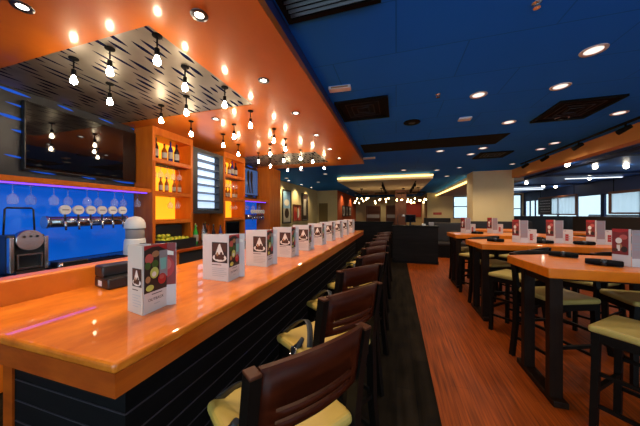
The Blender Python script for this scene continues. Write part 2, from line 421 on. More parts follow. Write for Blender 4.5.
# ------------------------------------------------------------------ back counter, shelves, backsplash
bc = thing('back_counter', 'back bar counter with orange wood front under the beer taps', 'counter', (-3.42, 3.3, 0))
def B_(mb, name, mat, x0, x1, y0, y1, z0, z1, bev=0, parent=bc, org=(-3.42, 3.3)):
    mb.box(x0 - org[0], x1 - org[0], y0 - org[1], y1 - org[1], z0, z1, bev=bev); return mb.build(name, mat, parent)
B_(MB(), 'front_panel', M['cab_wood'], -3.14, -3.11, .1, 2.95, .02, .90)
B_(MB(), 'top_edge', M['edge_wood'], -3.17, -3.10, .1, 6.3, .90, .945, .008)
B_(MB(), 'worktop', M['dark_steel'], -3.82, -3.17, .1, 6.3, .90, .94)
B_(MB(), 'side_panel', M['cab_wood'], -3.82, -3.14, .1, .14, .02, .90)
B_(MB(), 'cooler_front', M['charcoal'], -3.16, -3.13, 2.95, 6.3, .02, .90)
for y in (3.7, 4.55, 5.4):
    B_(MB(), 'door_handle', M['steel'], -3.13, -3.11, y, y + .3, .80, .815)
for k, (ya, yb) in enumerate(((.2, 2.80), (5.18, 6.3))):
    w_ = ('near the camera end of the back bar', 'past the louvred panel')[k]
    bs = MB().box(-3.855, -3.83, ya, yb, .945, 1.80).build('lit_backsplash', M['glow_blue'])
    tag(bs, 'glowing blue glass backsplash behind the beer taps ' + ('beside the coffee machine' if k == 0 else 'by the wood end column'), 'backsplash')
    sh = thing('glass_rack_shelf', 'orange wood rack shelf with violet light strip ' + ('below the big black television' if k == 0 else 'below the lit blue television'), 'shelf', (-3.64, (ya + yb)/2, 1.80))
    h = (yb - ya)/2
    MB().box(-.19, .18, -h, h - .005, .0, .055, bev=.004).build('shelf_board', M['cab_wood'], sh)
    MB().box(.10, .125, -h + .02, h - .03, -.014, -.001).build('light_strip', M['led'], sh)['label'] = 'violet light strip'
    for yy in range(2): MB().box(-.10 + .1*yy, -.085 + .1*yy, -h + .02, h - .03, -.012, -.001).build('rail', M['steel'], sh)

# stem glasses hung upside down under the racks
def stem_glass():
    g = MB()
    g.lathe([(.036, 0), (.036, -.004), (.006, -.010), (.005, -.085), (.010, -.092), (.034, -.115), (.043, -.145), (.040, -.175), (.034, -.20)], seg=14)
    return g.build('wine_glass', M['clear_glass'])
g0 = None; n = 0
for (ys, nm) in (([1.0 + .155*i for i in range(12)], 'below the big black television'), ([5.3 + .16*i for i in range(6)], 'below the lit blue television')):
    for i, y in enumerate(ys):
        if g0 is None: g0 = stem_glass(); g = g0
        else: g = g0.copy(); COL.objects.link(g)
        g.location = (-3.685 + .06*(i % 2), y, 1.787)
        tag(g, 'clear stem glass hanging upside down, %s along the rack %s' % (ORD[i], nm), 'glass', 'stem glasses hanging in the racks')

# beer taps
def taps(y0, y1, n, label):
    cy = (y0 + y1)/2
    t = thing('beer_tap_tower', label, 'beer tap', (-3.60, cy, 1.40))
    h = (y1 - y0)/2
    m = MB(); m.tube([(0, -h, 0), (0, h, 0)], .062, 20); m.build('tube', M['steel'], t)
    for s_ in (-1, 1):
        m = MB(); m.tube([(0, s_*(h - .01), 0), (0, s_*(h + .02), 0)], .068, 20); m.build('end_cap', M['steel'], t)
        m = MB(); m.tube([(-.225, s_*(h - .12), 0), (-.05, s_*(h - .12), 0)], .03, 12); m.build('wall_bracket', M['steel'], t)
    for i in range(n):
        y = -h + .10 + (2*h - .2)*i/(n - 1)
        f = MB(); f.tube([(.055, y, 0), (.11, y, .005), (.125, y, -.02), (.13, y, -.09)], [.014, .013, .012, .009], 10)
        fo = f.build('faucet', M['steel'], t)
        s = MB(); s.tube([(.11, y, .01), (.115, y, .085)], .009, 8); s.build('handle_stem', M['black'], fo)
        hd = MB(); hd.tube([(.10, y, 0), (.128, y, 0)], .050, 20)
        hd.xform(Matrix.Translation((0, y, .135)) @ Matrix.Diagonal((1, 1, 1.02, 1)) @ Matrix.Translation((0, -y, 0)))
        hd.build('tap_handle', M['white'], t)['label'] = 'white oval tap handle'
        pl = MB().use(M['p_grey']); pl.poly([(.1285, y + a, .135 + b) for a, b in R(-.03, -.006, .03, .006)])
        pl.build('handle_print', None, t)
taps(1.70, 2.50, 6, 'steel tube of six beer taps with white oval handles beside the coffee machine')
taps(5.42, 6.18, 6, 'steel tube of six beer taps with white handles by the wood end column')

# televisions
tv = thing('television', 'large black flat television on the slotted metal wall above the beer taps', 'television', (-3.815, 2.19, 2.33))
MB().box(.0, .06, -.59, .59, -.37, .37, bev=.006).build('bezel', M['black'], tv)
MB().box(.06, .062, -.577, .577, -.352, .357).build('screen', M['screen'], tv)
tv2 = thing('television', 'lit blue television mounted beside the wooden end column', 'television', (-3.815, 5.74, 2.33))
MB().box(.0, .06, -.50, .50, -.36, .36, bev=.006).build('bezel', M['black'], tv2)
sc = MB().box(.06, .062, -.485, .485, -.34, .345).build('screen', M['screen_blue'], tv2)
sil = MB().use(M['p_black'])
for k, y in enumerate((-.26, .02, .17)):
    a = [(.0625, y + p, q) for p, q in ((-.05, -.30), (-.02, -.05), (-.05, .02), (-.06, .22), (-.02, .30), (.04, .30), (.07, .2), (.05, 0), (.09, -.30), (.04, -.30), (.015, -.08), (-.01, -.30))]
    sil.poly(a)
sil.build('screen_figures', None, sc)

# lit amber cabinets
def cabinet(ya, yb, label):
    c = thing('liquor_cabinet', label, 'cabinet', (-3.64, (ya + yb)/2, .945)); h = (yb - ya)/2; T = 2.798 - .945
    f0, f1 = -.175, .19
    for s_ in (-1, 1):
        MB().box(f0, f1, s_*h - .05*(s_ > 0), s_*h + .05*(s_ < 0), 0, T, bev=.004).build('side_panel', M['cab_wood'], c)
    MB().box(f0, f1, -h + .05, h - .05, T - .115, T).build('header', M['cab_wood'], c)
    MB().box(f0, f0 + .012, -h + .05, h - .05, .0, .42).build('lower_back_panel', M['cab_wood'], c)
    MB().box(f0, f0 + .012, -h + .05, h - .05, .42, T - .115).build('lit_back_panel', M['amber'], c)['label'] = 'glowing amber back panel'
    for z in (.42, .86, 1.36): MB().box(f0 + .012, f1 - .005, -h + .05, h - .05, z - .03, z + .03, bev=.003).build('shelf', M['cab_wood'], c)
    for z in (1.325,):
        for x in (-.08, .0, .08): MB().box(x, x + .012, -h + .06, h - .06, z - .012, z + .004).build('hanging_rail', M['dark_steel'], c)
    return c
cabinet(2.80, 3.57, 'wooden liquor cabinet glowing amber beside the big black television')
cabinet(4.40, 5.17, 'wooden liquor cabinet glowing amber between louvred panel and lit blue television')
sbox('wall_wood_panel', M['cab_wood'], -3.86, -3.80, 3.57, 4.40, .945, 2.80)
# louvred lit panel
lp = thing('louvre_panel', 'tall charcoal framed panel of seven glowing louvres between the amber cabinets', 'wall light', (-3.795, 3.985, 2.09))
fr = MB(); fr.box(0, .33, -.405, -.29, -.60, .60); fr.box(0, .33, .29, .405, -.60, .60); fr.box(0, .33, -.29, .29, .53, .60); fr.box(0, .33, -.29, .29, -.60, -.53)
fr.build('frame', M['charcoal'], lp)
MB().box(.20, .21, -.289, .289, -.53, .53).build('lit_panel', M['louvre_back'], lp)['label'] = 'glowing pale blue back panel'
for k in range(7):
    z = -.53 + 1.06*(k + .12)/7
    b_ = MB(); b_.box(-.055, .055, -.288, .288, -.007, .007)
    b_.xform(Matrix.Translation((.275, 0, z)) @ Matrix.Rotation(math.radians(-9), 4, 'Y')); b_.build('louvre_blade', M['louvre_blade'], lp)

# bottles
def bottle(x, y, z, mat, hgt, r, label, group, cap='black', lab=True):
    o = thing('bottle', label, 'bottle', (x, y, z), 0, group)
    n = .62*hgt
    MB().lathe([(r*.9, 0), (r, .008), (r, n*.92), (r*.85, n), (r*.38, n + .16*hgt), (r*.34, hgt*.97)], seg=14).build('glass_body', mat, o)
    MB().lathe([(r*.40, hgt*.93), (r*.42, hgt), (r*.3, hgt + .004)], seg=10).build('cap', M[cap], o)
    if lab: MB().lathe([(r + .0008, n*.22), (r + .001, n*.24), (r + .001, n*.72), (r + .0008, n*.74)], seg=14).build('paper_label', M['label'], o)
    return o
Gs = 'bottles in the amber cabinets'
def cab_fill(y0, nm):
    z1 = .945 + 1.39; z2 = .945 + .89
    for i, (dy, mt, hh, lb) in enumerate(((.12, 'dark_glass', .31, 'dark bottle with pale label'), (.25, 'amber_glass', .24, 'small amber bottle'), (.38, 'blue_glass', .32, 'deep blue bottle'), (.48, 'dark_glass', .29, 'squat dark bottle'))):
        bottle(-3.53 + .02*(i % 2), y0 + dy, z1, M[mt], hh + .015, .036 + .004*(i % 2), '%s on the top shelf of %s' % (lb, nm), Gs)
    for i in range(5):
        bottle(-3.60 + .02*(i % 2), y0 + .12 + .125*i, z2, M['amber_glass'], .22 + .015*(i % 3), .030, '%s amber bottle on the middle shelf of %s' % (ORD[i], nm), Gs, 'dark_steel' if i % 2 else 'black')
    for i in range(5):
        g = g0.copy(); COL.objects.link(g); g.location = (-3.60, y0 + .14 + .12*i, .945 + 1.312)
        tag(g, '%s upside-down glass under the top shelf of %s' % (ORD[i], nm), 'glass', 'stem glasses in the amber cabinets')
    for i in range(2):
        g = g0.copy(); COL.objects.link(g); g.location = (-3.58, y0 + .42 + .15*i, .945 + .829)
        tag(g, '%s upside-down glass over the lower amber panel of %s' % (ORD[i], nm), 'glass', 'stem glasses in the amber cabinets')
cab_fill(2.80, 'amber cabinet beside the big television')
cab_fill(4.40, 'amber cabinet past the louvred panel')
ROW = [(.02, 'green_glass', .34, .042, 'gold', 'bright green bottle under the louvred panel'), (.13, 'dark_glass', .30, .036, 'white', 'dark bottle next to the bright green one under the louvres'),
       (.22, 'clear_glass', .33, .034, 'black', 'clear bottle with black cap under the louvres'), (.31, 'dark_glass', .36, .036, 'gold', 'tall dark bottle with gold cap under the louvres'),
       (.40, 'amber_glass', .31, .035, 'black', 'amber bottle with pale label under the louvres'), (.49, 'dark_glass', .28, .036, 'black', 'short dark bottle with black cap under the louvres'),
       (.58, 'clear_glass', .30, .036, 'dark_steel', 'clear bottle with steel cap under the louvres'), (.68, 'blue_glass', .28, .034, 'black', 'dark blue bottle at the end of the row under the louvres')]
for dy, mt, hh, rr, cp, lb in ROW:
    bottle(-3.50 + .05*math.sin(dy*40), 3.62 + dy, .94, M[mt], hh + .03, rr, lb, 'bottles under the louvred panel', cp)
# fruit bin
def fruit_bin(x, y, w, n, lb):
    o = thing('fruit_bin', lb, 'bin', (x, y, .945))
    m = MB(); m.box(-.16, .16, -w, w, 0, .10); m.box(.148, .16, -w, w, .10, .14); m.box(-.16, .148, -w, -w + .012, .10, .14); m.box(-.16, .148, w - .012, w, .10, .14)
    m.build('tray', M['black'], o)
    m = MB(); m.box(-.16, -.145, -w, w, .10, .36); m.build('back_screen', M['black'], o)
    return o
fruit_bin(-3.42, 3.14, .30, 0, 'black bin of yellow green limes with tall back below the amber cabinet')
lim = MB(); lim.lathe([(.004, -.036), (.016, -.032), (.030, -.016), (.034, 0), (.030, .016), (.016, .032), (.005, .039), (.002, .040)], seg=14)
lim = lim.build('lime', M['lime']); k = 0
for lay in range(3):
    for i in range(7 - lay):
        for j in range(3 - lay):
            if k >= 26: break
            o = lim if k == 0 else lim.copy()
            if k: COL.objects.link(o)
            o.location = (-3.52 + .08*j + .04*lay, 2.895 + .075*i + .037*lay, 1.081 + .056*lay)
            o.rotation_euler = (random.uniform(0, 3), random.uniform(0, 3), random.uniform(0, 3))
            tag(o, 'yellow green lime heaped in the black bin below the amber cabinet', 'lime', 'limes in the black bin'); k += 1
o = thing('dark_monitor', 'small dark monitor on the back counter under the amber cabinet past the louvres', 'monitor', (-3.52, 4.78, .945), 0)
MB().box(-.02, .015, -.24, .24, .06, .36, bev=.005).build('screen_housing', M['black'], o); MB().box(.015, .017, -.225, .225, .075, .345).build('screen', M['screen'], o)
MB().box(-.06, .07, -.10, .10, 0, .012).build('base', M['black'], o); MB().box(-.012, .008, -.03, .03, .012, .06).build('neck', M['black'], o)

# coffee machine
cm = thing('coffee_machine', 'black and steel coffee machine with tall wire handle on the back counter', 'coffee machine', (-3.38, 1.42, .945), 0)
MB().box(-.15, .10, -.15, .15, 0, .36, bev=.02).build('body', M['black'], cm)
MB().box(.10, .155, -.15, -.115, .02, .34, bev=.006).build('side_trim', M['steel'], cm)
MB().box(.10, .155, .115, .15, .02, .34, bev=.006).build('side_trim', M['steel'], cm)
m = MB(); m.tube([(.08, 0, .345), (.165, 0, .345)], .105, 24); m.xform(Matrix.Diagonal((1, 1, .9, 1)))
dd = m.build('control_head', M['steel'], cm); dd['label'] = 'round brushed steel control head'
for a in (-.05, 0, .05):
    m = MB(); m.tube([(.160, a, .345), (.172, a, .345)], .011, 10); m.build('button', M['black'], dd)
MB().box(.10, .16, -.11, .11, .0, .03).build('drip_tray', M['dark_steel'], cm)
cm.scale = (.9, .86, .98)
fr = MB(); fr.box(.10, .158, -.10, .10, .17, .185); fr.box(.10, .158, -.10, -.085, .06, .17); fr.box(.10, .158, .085, .10, .06, .17); fr.box(.10, .158, -.10, .10, .045, .06)
fr.build('brew_frame', M['steel'], cm)
m = MB(); m.tube([(-.05, -.11, .35), (-.05, -.10, .60), (-.05, -.085, .615), (-.05, .105, .615), (-.05, .12, .60), (-.05, .13, .35)], .009, 8); m.build('wire_handle', M['black'], cm)

# white dispenser
wd = thing('white_dispenser', 'white drink dispenser with rounded lid on the counter beside the amber cabinet', 'dispenser', (-3.31, 2.44, .945), 0)
MB().lathe([(.125, 0), (.13, .02), (.118, .20), (.11, .22)], seg=24).build('base', M['white'], wd)
MB().lathe([(.100, .22), (.105, .23), (.105, .345), (.10, .35)], seg=24).build('container', M['p_grey'], wd)
MB().lathe([(.118, .35), (.12, .36), (.115, .42), (.095, .47), (.06, .50), (.012, .512)], seg=24).build('lid', M['white'], wd)
m = MB(); m.box(.11, .16, -.03, .03, .10, .16, bev=.006); m.build('spout', M['black'], wd)
# drip mat and low boxes on the back counter
dm = thing('bar_mat', 'long black drip mat lying on the back counter below the beer taps', 'mat', (-3.32, 1.95, .945))
MB().box(-.13, .12, -.40, .36, 0, .018, bev=.004).build('mat', M['matt_black'], dm)
for i in range(9): MB().box(-.10, .10, -.36 + .085*i, -.355 + .085*i, .018, .026).build('ridge', M['black'], dm)
# receipt printer on the bar
rp = thing('receipt_printer', 'black receipt printer on the inner edge of the bar beside the first menu card', 'printer', (-1.61, 1.07, 1.07), math.radians(-12))
MB().box(-.075, .10, -.075, .09, 0, .06, bev=.008).build('body', M['black'], rp)
MB().box(-.075, .03, -.075, .09, .06, .125, bev=.010).build('cover', M['black'], rp)
MB().box(.03, .098, -.055, .075, .0601, .064).build('paper_slot', M['dark_steel'], rp)
MB().box(-.02, .025, -.0765, -.0751, .012, .042).build('sticker', M['white'], rp)['label'] = 'small white sticker'
o = thing('black_caddy', 'low black box with steel cap on the back counter between coffee machine and mat', 'box', (-3.21, 1.60, .945), 0)
MB().box(-.09, .08, -.10, .13, .0, .07, bev=.008).build('body', M['black'], o)
m = MB(); m.tube([(.06, -.09, .06), (.075, -.10, .015)], .022, 10); m.build('steel_cap', M['steel'], o)
o.location = (-3.22, 1.69, .945)

# ------------------------------------------------------------------ menu cards on the bar
def sundae(k, w):
    h = w*.82
    return [('p_dbrown', R(0, 0, w, h)), ('p_brown', R(.06*w, .55*h, .94*w, .96*h)), ('p_ice', E(.5*w, .24*h, .45*w, .19*h)), ('p_brown', E(.5*w, .36*h, .31*w, .22*h)),
            ('p_ice', [(.24*w, .40*h), (.78*w, .42*h), (.66*w, .66*h), (.54*w, .93*h), (.46*w, .9*h), (.34*w, .64*h)]), ('p_caramel', E(.37*w, .42*h, .07*w, .10*h)),
            ('p_brown', E(.62*w, .44*h, .08*w, .10*h)), ('p_brown', E(.30*w, .24*h, .10*w, .09*h)), ('p_brown', E(.70*w, .22*h, .12*w, .08*h))]
def lines(w, z0, n, pitch, mar=.02):
    return [('p_line', R(mar, z0 + pitch*i, w - mar - (.02 if i % 3 == 0 else 0), z0 + pitch*i + pitch*.28)) for i in range(n)]
def food(w, h):
    return [('p_dbrown', R(0, .30*h, w, h)), ('p_red', [(0, .93*h), (0, h), (w, h), (w, .88*h), (.6*w, .97*h), (.3*w, .97*h)]), ('p_rosy', E(.2*w, .80*h, .17*w, .075*h)), ('p_caramel', E(.46*w, .86*h, .16*w, .05*h)),
            ('p_green', E(.14*w, .70*h, .12*w, .055*h)), ('p_green', E(.43*w, .71*h, .14*w, .06*h)), ('p_limeg', E(.40*w, .58*h, .18*w, .085*h)), ('p_ice', E(.38*w, .56*h, .09*w, .04*h)),
            ('p_grey', R(.60*w, .48*h, .96*w, .90*h)), ('p_teal', [(.66*w, .60*h), (.88*w, .60*h), (.92*w, .78*h), (.62*w, .78*h)]), ('p_red', E(.72*w, .46*h, .18*w, .085*h)), ('p_rosy', E(.70*w, .49*h, .11*w, .035*h)),
            ('p_limeg', E(.20*w, .37*h, .16*w, .045*h)), ('p_caramel', E(.12*w, .50*h, .10*w, .05*h))]
def redfood(w, h):
    return [('p_dred', R(0, .33*h, w, h)), ('p_red', E(.6*w, .62*h, .34*w, .17*h)), ('p_rosy', E(.62*w, .66*h, .20*w, .09*h)), ('p_ice', [(.1*w, .84*h), (.9*w, .80*h), (.9*w, .86*h), (.5*w, .90*h), (.1*w, .88*h)]), ('p_caramel', E(.35*w, .52*h, .16*w, .07*h))]
def quad_panel(p, q, h, th=.0016):
    p, q = Vector((*p, 0)), Vector((*q, 0)); d = (q - p).normalized(); n = Vector((d.y, -d.x, 0))*th
    mb = MB(); t = bmesh.new()
    vs = [t.verts.new(v) for v in (p - n, q - n, q + n, p + n)]; vt = [t.verts.new(v.co + Vector((0, 0, h))) for v in vs]
    t.faces.new(vs[::-1]); t.faces.new(vt)
    for i in range(4): t.faces.new((vs[i], vs[(i+1) % 4], vt[(i+1) % 4], vt[i]))
    mb.merge(t); return mb
def menu_card(label, x, y, w1, a1, w2, h=.29):
    """three-panel card; fold at the origin, one panel to -x facing the camera, one going +y"""
    c = thing('menu_card', label, 'menu card', (x, y, 1.0705), 0, 'folded menu cards along the bar')
    e1 = Vector((-w1*math.cos(a1), w1*math.sin(a1))); e2 = Vector((-.012, w2)); e3 = Vector((.018, w2*1.16))
    p1 = quad_panel((0, 0), e1, h).build('sundae_panel', M['paper_warm'] if w1 < .15 else M['paper'], c)
    p2 = quad_panel((0, .0035), e2, h).build('food_panel', M['paper'], c)
    p3 = quad_panel((e1.x + .004, e1.y + .004), (e3.x, e3.y), h).build('rear_panel', M['paper'], c)
    u = Vector((e1.x, e1.y, 0)).normalized()*-1; n = Vector((u.y, -u.x, 0))
    o = Vector((e1.x, e1.y, 0)) + n*.0017
    sw = .60*w1 if w1 > .15 else .62*w1; off = w1 - sw - .006
    art('printed_photo', p1, o + u*(off) + Vector((0, 0, .115)), u, n, [(m, [(a, b*1.28) for a, b in q]) for m, q in sundae(0, sw)])
    art('printed_lines', p1, o + u*off + Vector((0, 0, 0)), u, n, [('p_brown', R(0, .099, sw*.62, .103))] + lines(sw, .03, 5, .012, .004))
    u2 = Vector((e2.x, e2.y, 0)).normalized(); n2 = Vector((u2.y, -u2.x, 0))
    art('printed_photo', p2, Vector((0, .0035, 0)) + n2*.0017, u2, n2, food(w2 - .004, h))
    mt = Matrix.Translation(Vector((0, 0, .048)) + u2*(w2*.5) + n2*.0022) @ Matrix((( u2.x, 0, n2.x, 0), (u2.y, 0, n2.y, 0), (0, 1, 0, 0), (0, 0, 0, 1)))
    text_part('printed_title', 'OUTBACK', .017, M['p_ink'], p2, mt)
    art('printed_lines', p2, Vector((0, .0035, 0)) + n2*.0017, u2, n2, [('p_ink', R(.30*w2, .074, .72*w2, .0775)), ('p_line', R(.38*w2, .03, .62*w2, .034))])
    u3 = Vector((e3.x - e1.x, e3.y - e1.y, 0)).normalized(); n3 = Vector((u3.y, -u3.x, 0)); L3 = (Vector((e3.x - e1.x, e3.y - e1.y))).length
    art('printed_photo', p3, Vector((e1.x + .004, e1.y + .004, 0)) + u3*(L3 - .105) + n3*.0017, u3, n3, redfood(.098, h))
    return c
CARDS = [(-1.012, .778, .12, .2, .128, 'tall menu card with food photo beside the black receipt printer'),
         (-1.0, 1.317, .205, .06, .128, 'white sundae menu card, second along the bar from its near end'),
         (-.985, 1.77, .20, .06, .128, 'white sundae menu card, third along the bar from its near end'),
         (-.965, 2.21, .20, .06, .128, 'white sundae menu card, fourth along the bar from its near end'),
         (-.955, 2.68, .20, .05, .128, 'white sundae menu card, fifth along the bar from its near end'),
         (-.94, 3.17, .20, .06, .128, 'white sundae menu card, sixth along the bar from its near end'),
         (-.94, 3.70, .20, .04, .128, 'white sundae menu card, seventh along the bar from its near end'),
         (-.93, 4.25, .20, .06, .128, 'white sundae menu card, eighth along the bar from its near end'),
         (-.92, 4.80, .20, .06, .128, 'white sundae menu card, last but one at the far bar end'),
         (-.91, 5.40, .20, .06, .128, 'white sundae menu card, last one at the far bar end')]
for x, y, w1, a1, w2, lb in CARDS: menu_card(lb, x, y, w1, a1, w2)

# ------------------------------------------------------------------ bar stools and table chairs
def chair(name, label, group, seat_mat, strap=True, seat_h=.735):
    c = thing(name, label, 'bar stool' if strap else 'chair', (0, 0, 0), 0, group)
    W = .215
    s = MB(); s.box(-W, W, -.205, .215, seat_h - .048, seat_h, bev=.02, seg=3)
    for v in s.bm.verts:
        if v.co.z > seat_h - .01: v.co.z += .012*(1 - (v.co.x/W)**2)*(1 - (v.co.y/.21)**2)
    seat = s.build('seat', seat_mat, c)
    a = MB(); a.box(-W + .012, W - .012, -.19, .20, seat_h - .105, seat_h - .048); a.build('seat_frame', M['espresso'], c)
    # front legs
    for sx in (-1, 1):
        g = MB(); x = sx*(W - .03)
        t = bmesh.new(); bmesh.ops.create_cube(t, size=1)
        for v in t.verts:
            top = v.co.z > 0
            v.co = Vector((x + v.co.x*.038 + (0 if top else sx*.012), .175 + v.co.y*.038 + (0 if top else .012), seat_h - .05 if top else 0))
        g.merge(t); g.build('leg', M['espresso'], c)
        # rear post: leg and back upright in one
        g = MB(); rs = []
        for z, yy in ((0, -.25), (.35, -.205), (seat_h, -.195), (.90, -.215), (1.072, -.245)):
            xx = sx*(W + .004); hw = .017; hd = .024
            rs.append(g.ring([(xx - hw, yy - hd, z), (xx + hw, yy - hd, z), (xx + hw, yy + hd, z), (xx - hw, yy + hd, z)]))
        for i in range(len(rs) - 1): g.bridge(rs[i], rs[i+1], False)
        g.cap(rs[0], True); g.cap(rs[-1])
        p = g.build('leg', M['espresso'], c)
        k = MB(); k.box(xx - .018, xx + .018, -.270, -.220, 1.072, 1.082, bev=.003); k.build('post_cap', M['chair_cap'], p)
    # curved back with two slots
    def back_y(x, z): return -.243 - .032*(1 - (x/W)**2) - .17*(z - 1.07)*-1*.55 if False else (-.21 - .165*max(0, z - .87)) - .036*(1 - (x/W)**2)
    b = MB(); NX = 16
    zs = [.872, .902, .9145, .941, .9535, 1.086]
    th = .017
    xs = [-W + .014 + (2*W - .028)*i/NX for i in range(NX + 1)]
    hole = lambda i, j: j in (1, 3) and 2 <= i < NX - 2
    vf = {}; vb = {}
    for i, x in enumerate(xs):
        for j, z in enumerate(zs):
            zz = z + (.012*(1 - (x/W)**2) if j == len(zs) - 1 else 0)
            vf[i, j] = b.bm.verts.new((x, back_y(x, zz) + th/2, zz)); vb[i, j] = b.bm.verts.new((x, back_y(x, zz) - th/2, zz))
    NJ = len(zs)
    for i in range(NX):
        for j in range(NJ - 1):
            if hole(i, j):
                continue
            b.bm.faces.new((vf[i, j], vf[i+1, j], vf[i+1, j+1], vf[i, j+1])).smooth = True
            b.bm.faces.new((vb[i, j+1], vb[i+1, j+1], vb[i+1, j], vb[i, j])).smooth = True
            for (di, dj, e0, e1) in ((0, -1, (i, j), (i+1, j)), (0, 1, (i, j+1), (i+1, j+1)), (-1, 0, (i, j), (i, j+1)), (1, 0, (i+1, j), (i+1, j+1))):
                ni, nj = i + di, j + dj
                if ni < 0 or ni >= NX or nj < 0 or nj >= NJ - 1 or hole(ni, nj):
                    b.bm.faces.new((vf[e0], vf[e1], vb[e1], vb[e0]))
    b.build('backrest', M['chair_red'] if strap else M['espresso'], c)
    # stretchers
    for (z, side) in ((.30, 0), (.20, 1), (.20, -1), (.38, 2), (.42, 1), (.42, -1)):
        g = MB()
        if side == 0: g.box(-W + .03, W - .03, .165, .190, z - .014, z + .014)
        elif side == 2: g.box(-W, W, -.214, -.194, z - .012, z + .012)
        else: g.box(side*(W - .018) - .010, side*(W - .018) + .010, -.20, .17, z - .012, z + .012)
        g.build('stretcher', M['espresso'], c)
    if strap:
        m = MB(); N = 18; hw = .019; pr = []
        for i in range(N + 1):
            f = i/N; ang = PI*f
            cx = -.165 + .07*math.sin(ang) - .01*f; cy = -.07 + .24*f; z = seat_h + .021 + .095*math.sin(ang)
            d = Vector((.05, .25, 0)).normalized(); nn = Vector((d.y, -d.x, 0))
            p = Vector((cx, cy, z))
            pr.append(m.ring([p - nn*hw + Vector((0, 0, -.002)), p + nn*hw + Vector((0, 0, -.012)), p + nn*hw + Vector((0, 0, -.008)), p - nn*hw + Vector((0, 0, .002))]))
        for i in range(N): m.bridge(pr[i], pr[i+1], True)
        m.cap(pr[0], True); m.cap(pr[-1])
        st = m.build('strap', M['strap'], c); st['label'] = 'black strap with buckle'
        m = MB(); m.tube([(-.178, -.02, seat_h + .05), (-.190, .0, seat_h + .005), (-.215, .02, seat_h - .02), (-.222, .02, seat_h - .05)], [.012, .02, .02, .014], 8); m.build('strap_tail', M['strap'], st)
        k = MB(); fr_ = [(-.218, -.012, seat_h + .0), (-.218, .03, seat_h + .0), (-.231, .03, seat_h - .04), (-.231, -.012, seat_h - .04)]
        k.tube(fr_, .004, 6, closed=True); k.build('buckle', M['steel'], st)
    return c
st0 = chair('bar_stool', '', 'bar stools along the bar', M['seat_vinyl'])
FX, FY = -.83, .56
for k in range(9):
    o = st0 if k == 0 else copy_tree(st0)
    j = (0, .012, -.01, .015, 0, -.012, .01, 0, .01)[k]
    o.location = (-.443 + j, .893 + .595*k, 0)
    o.rotation_euler = (0, 0, face_dir(FX, FY) + (0, .03, -.04, .05, 0, -.03, .04, 0, .02)[k])
    o['label'] = 'dark red slatted bar stool with cream seat, %s from the near end of the bar' % ORD[k] if k else 'dark red bar stool with cream seat at the near corner of the bar'
ch0 = chair('high_chair', '', 'high chairs at the tables', M['olive_vinyl'], False)
TC = [(1.56, 2.16, -.66, .75, 'at the camera side of the first high table'), (1.47, 2.965, .37, -.93, 'across the first high table by its trestle'), (2.18, 3.06, 0, -1, 'across the first high table, further from its trestle'),
      (1.44, 3.72, -.70, .71, 'between the first and second high tables, by the aisle'), (2.16, 3.72, -.66, .75, 'between first and second high tables, one in from aisle'),
      (1.47, 4.565, .37, -.93, 'tucked under the far side of the second high table'), (2.18, 4.66, 0, -1, 'second from the aisle behind the second high table'),
      (1.44, 5.30, -.70, .71, 'between the second and third high tables, by the aisle'), (2.10, 5.32, -.66, .75, 'between second and third high tables, one in from aisle'),
      (1.47, 6.145, .37, -.93, 'on the far side of the third high table')]
for k, (x, y, fx, fy, lb) in enumerate(TC):
    o = ch0 if k == 0 else copy_tree(ch0)
    o.location = (x, y, 0); o.rotation_euler = (0, 0, face_dir(fx, fy))
    o['label'] = 'black high chair with pale seat ' + lb

# ------------------------------------------------------------------ high tables
TPOLY = [(0, 0), (-.05, .63), (.50, .85), (1.60, .85), (2.10, .60), (2.10, 0)]
def table(y, label, group='high wooden tables'):
    t = thing('high_table', label, 'table', (1.14, y, 0), 0, group)
    MB().prism(TPOLY, .99, 1.07, bev=.010).build('table_top', M['table_wood'], t)
    for x in (.02, 1.90):
        for yy in (.03, .44):
            MB().box(x, x + .085, yy, yy + .06, .05, .989).build('leg', M['table_leg'], t)
        MB().box(x, x + .10, -.02, .60, 0, .05, bev=.006).build('foot_bar', M['table_leg'], t)
        MB().box(x + .02, x + .08, .095, .44, .92, .989).build('top_rail', M['table_leg'], t)
    MB().box(.12, 1.90, .24, .29, .93, .989).build('long_rail', M['table_leg'], t)
    return t
table(2.38, 'octagonal orange wood high table closest to the camera beside the aisle')
table(3.98, 'orange wood high table, second down the aisle, with three menu cards')
table(5.56, 'orange wood high table, third down the aisle, before the plaster pillar')
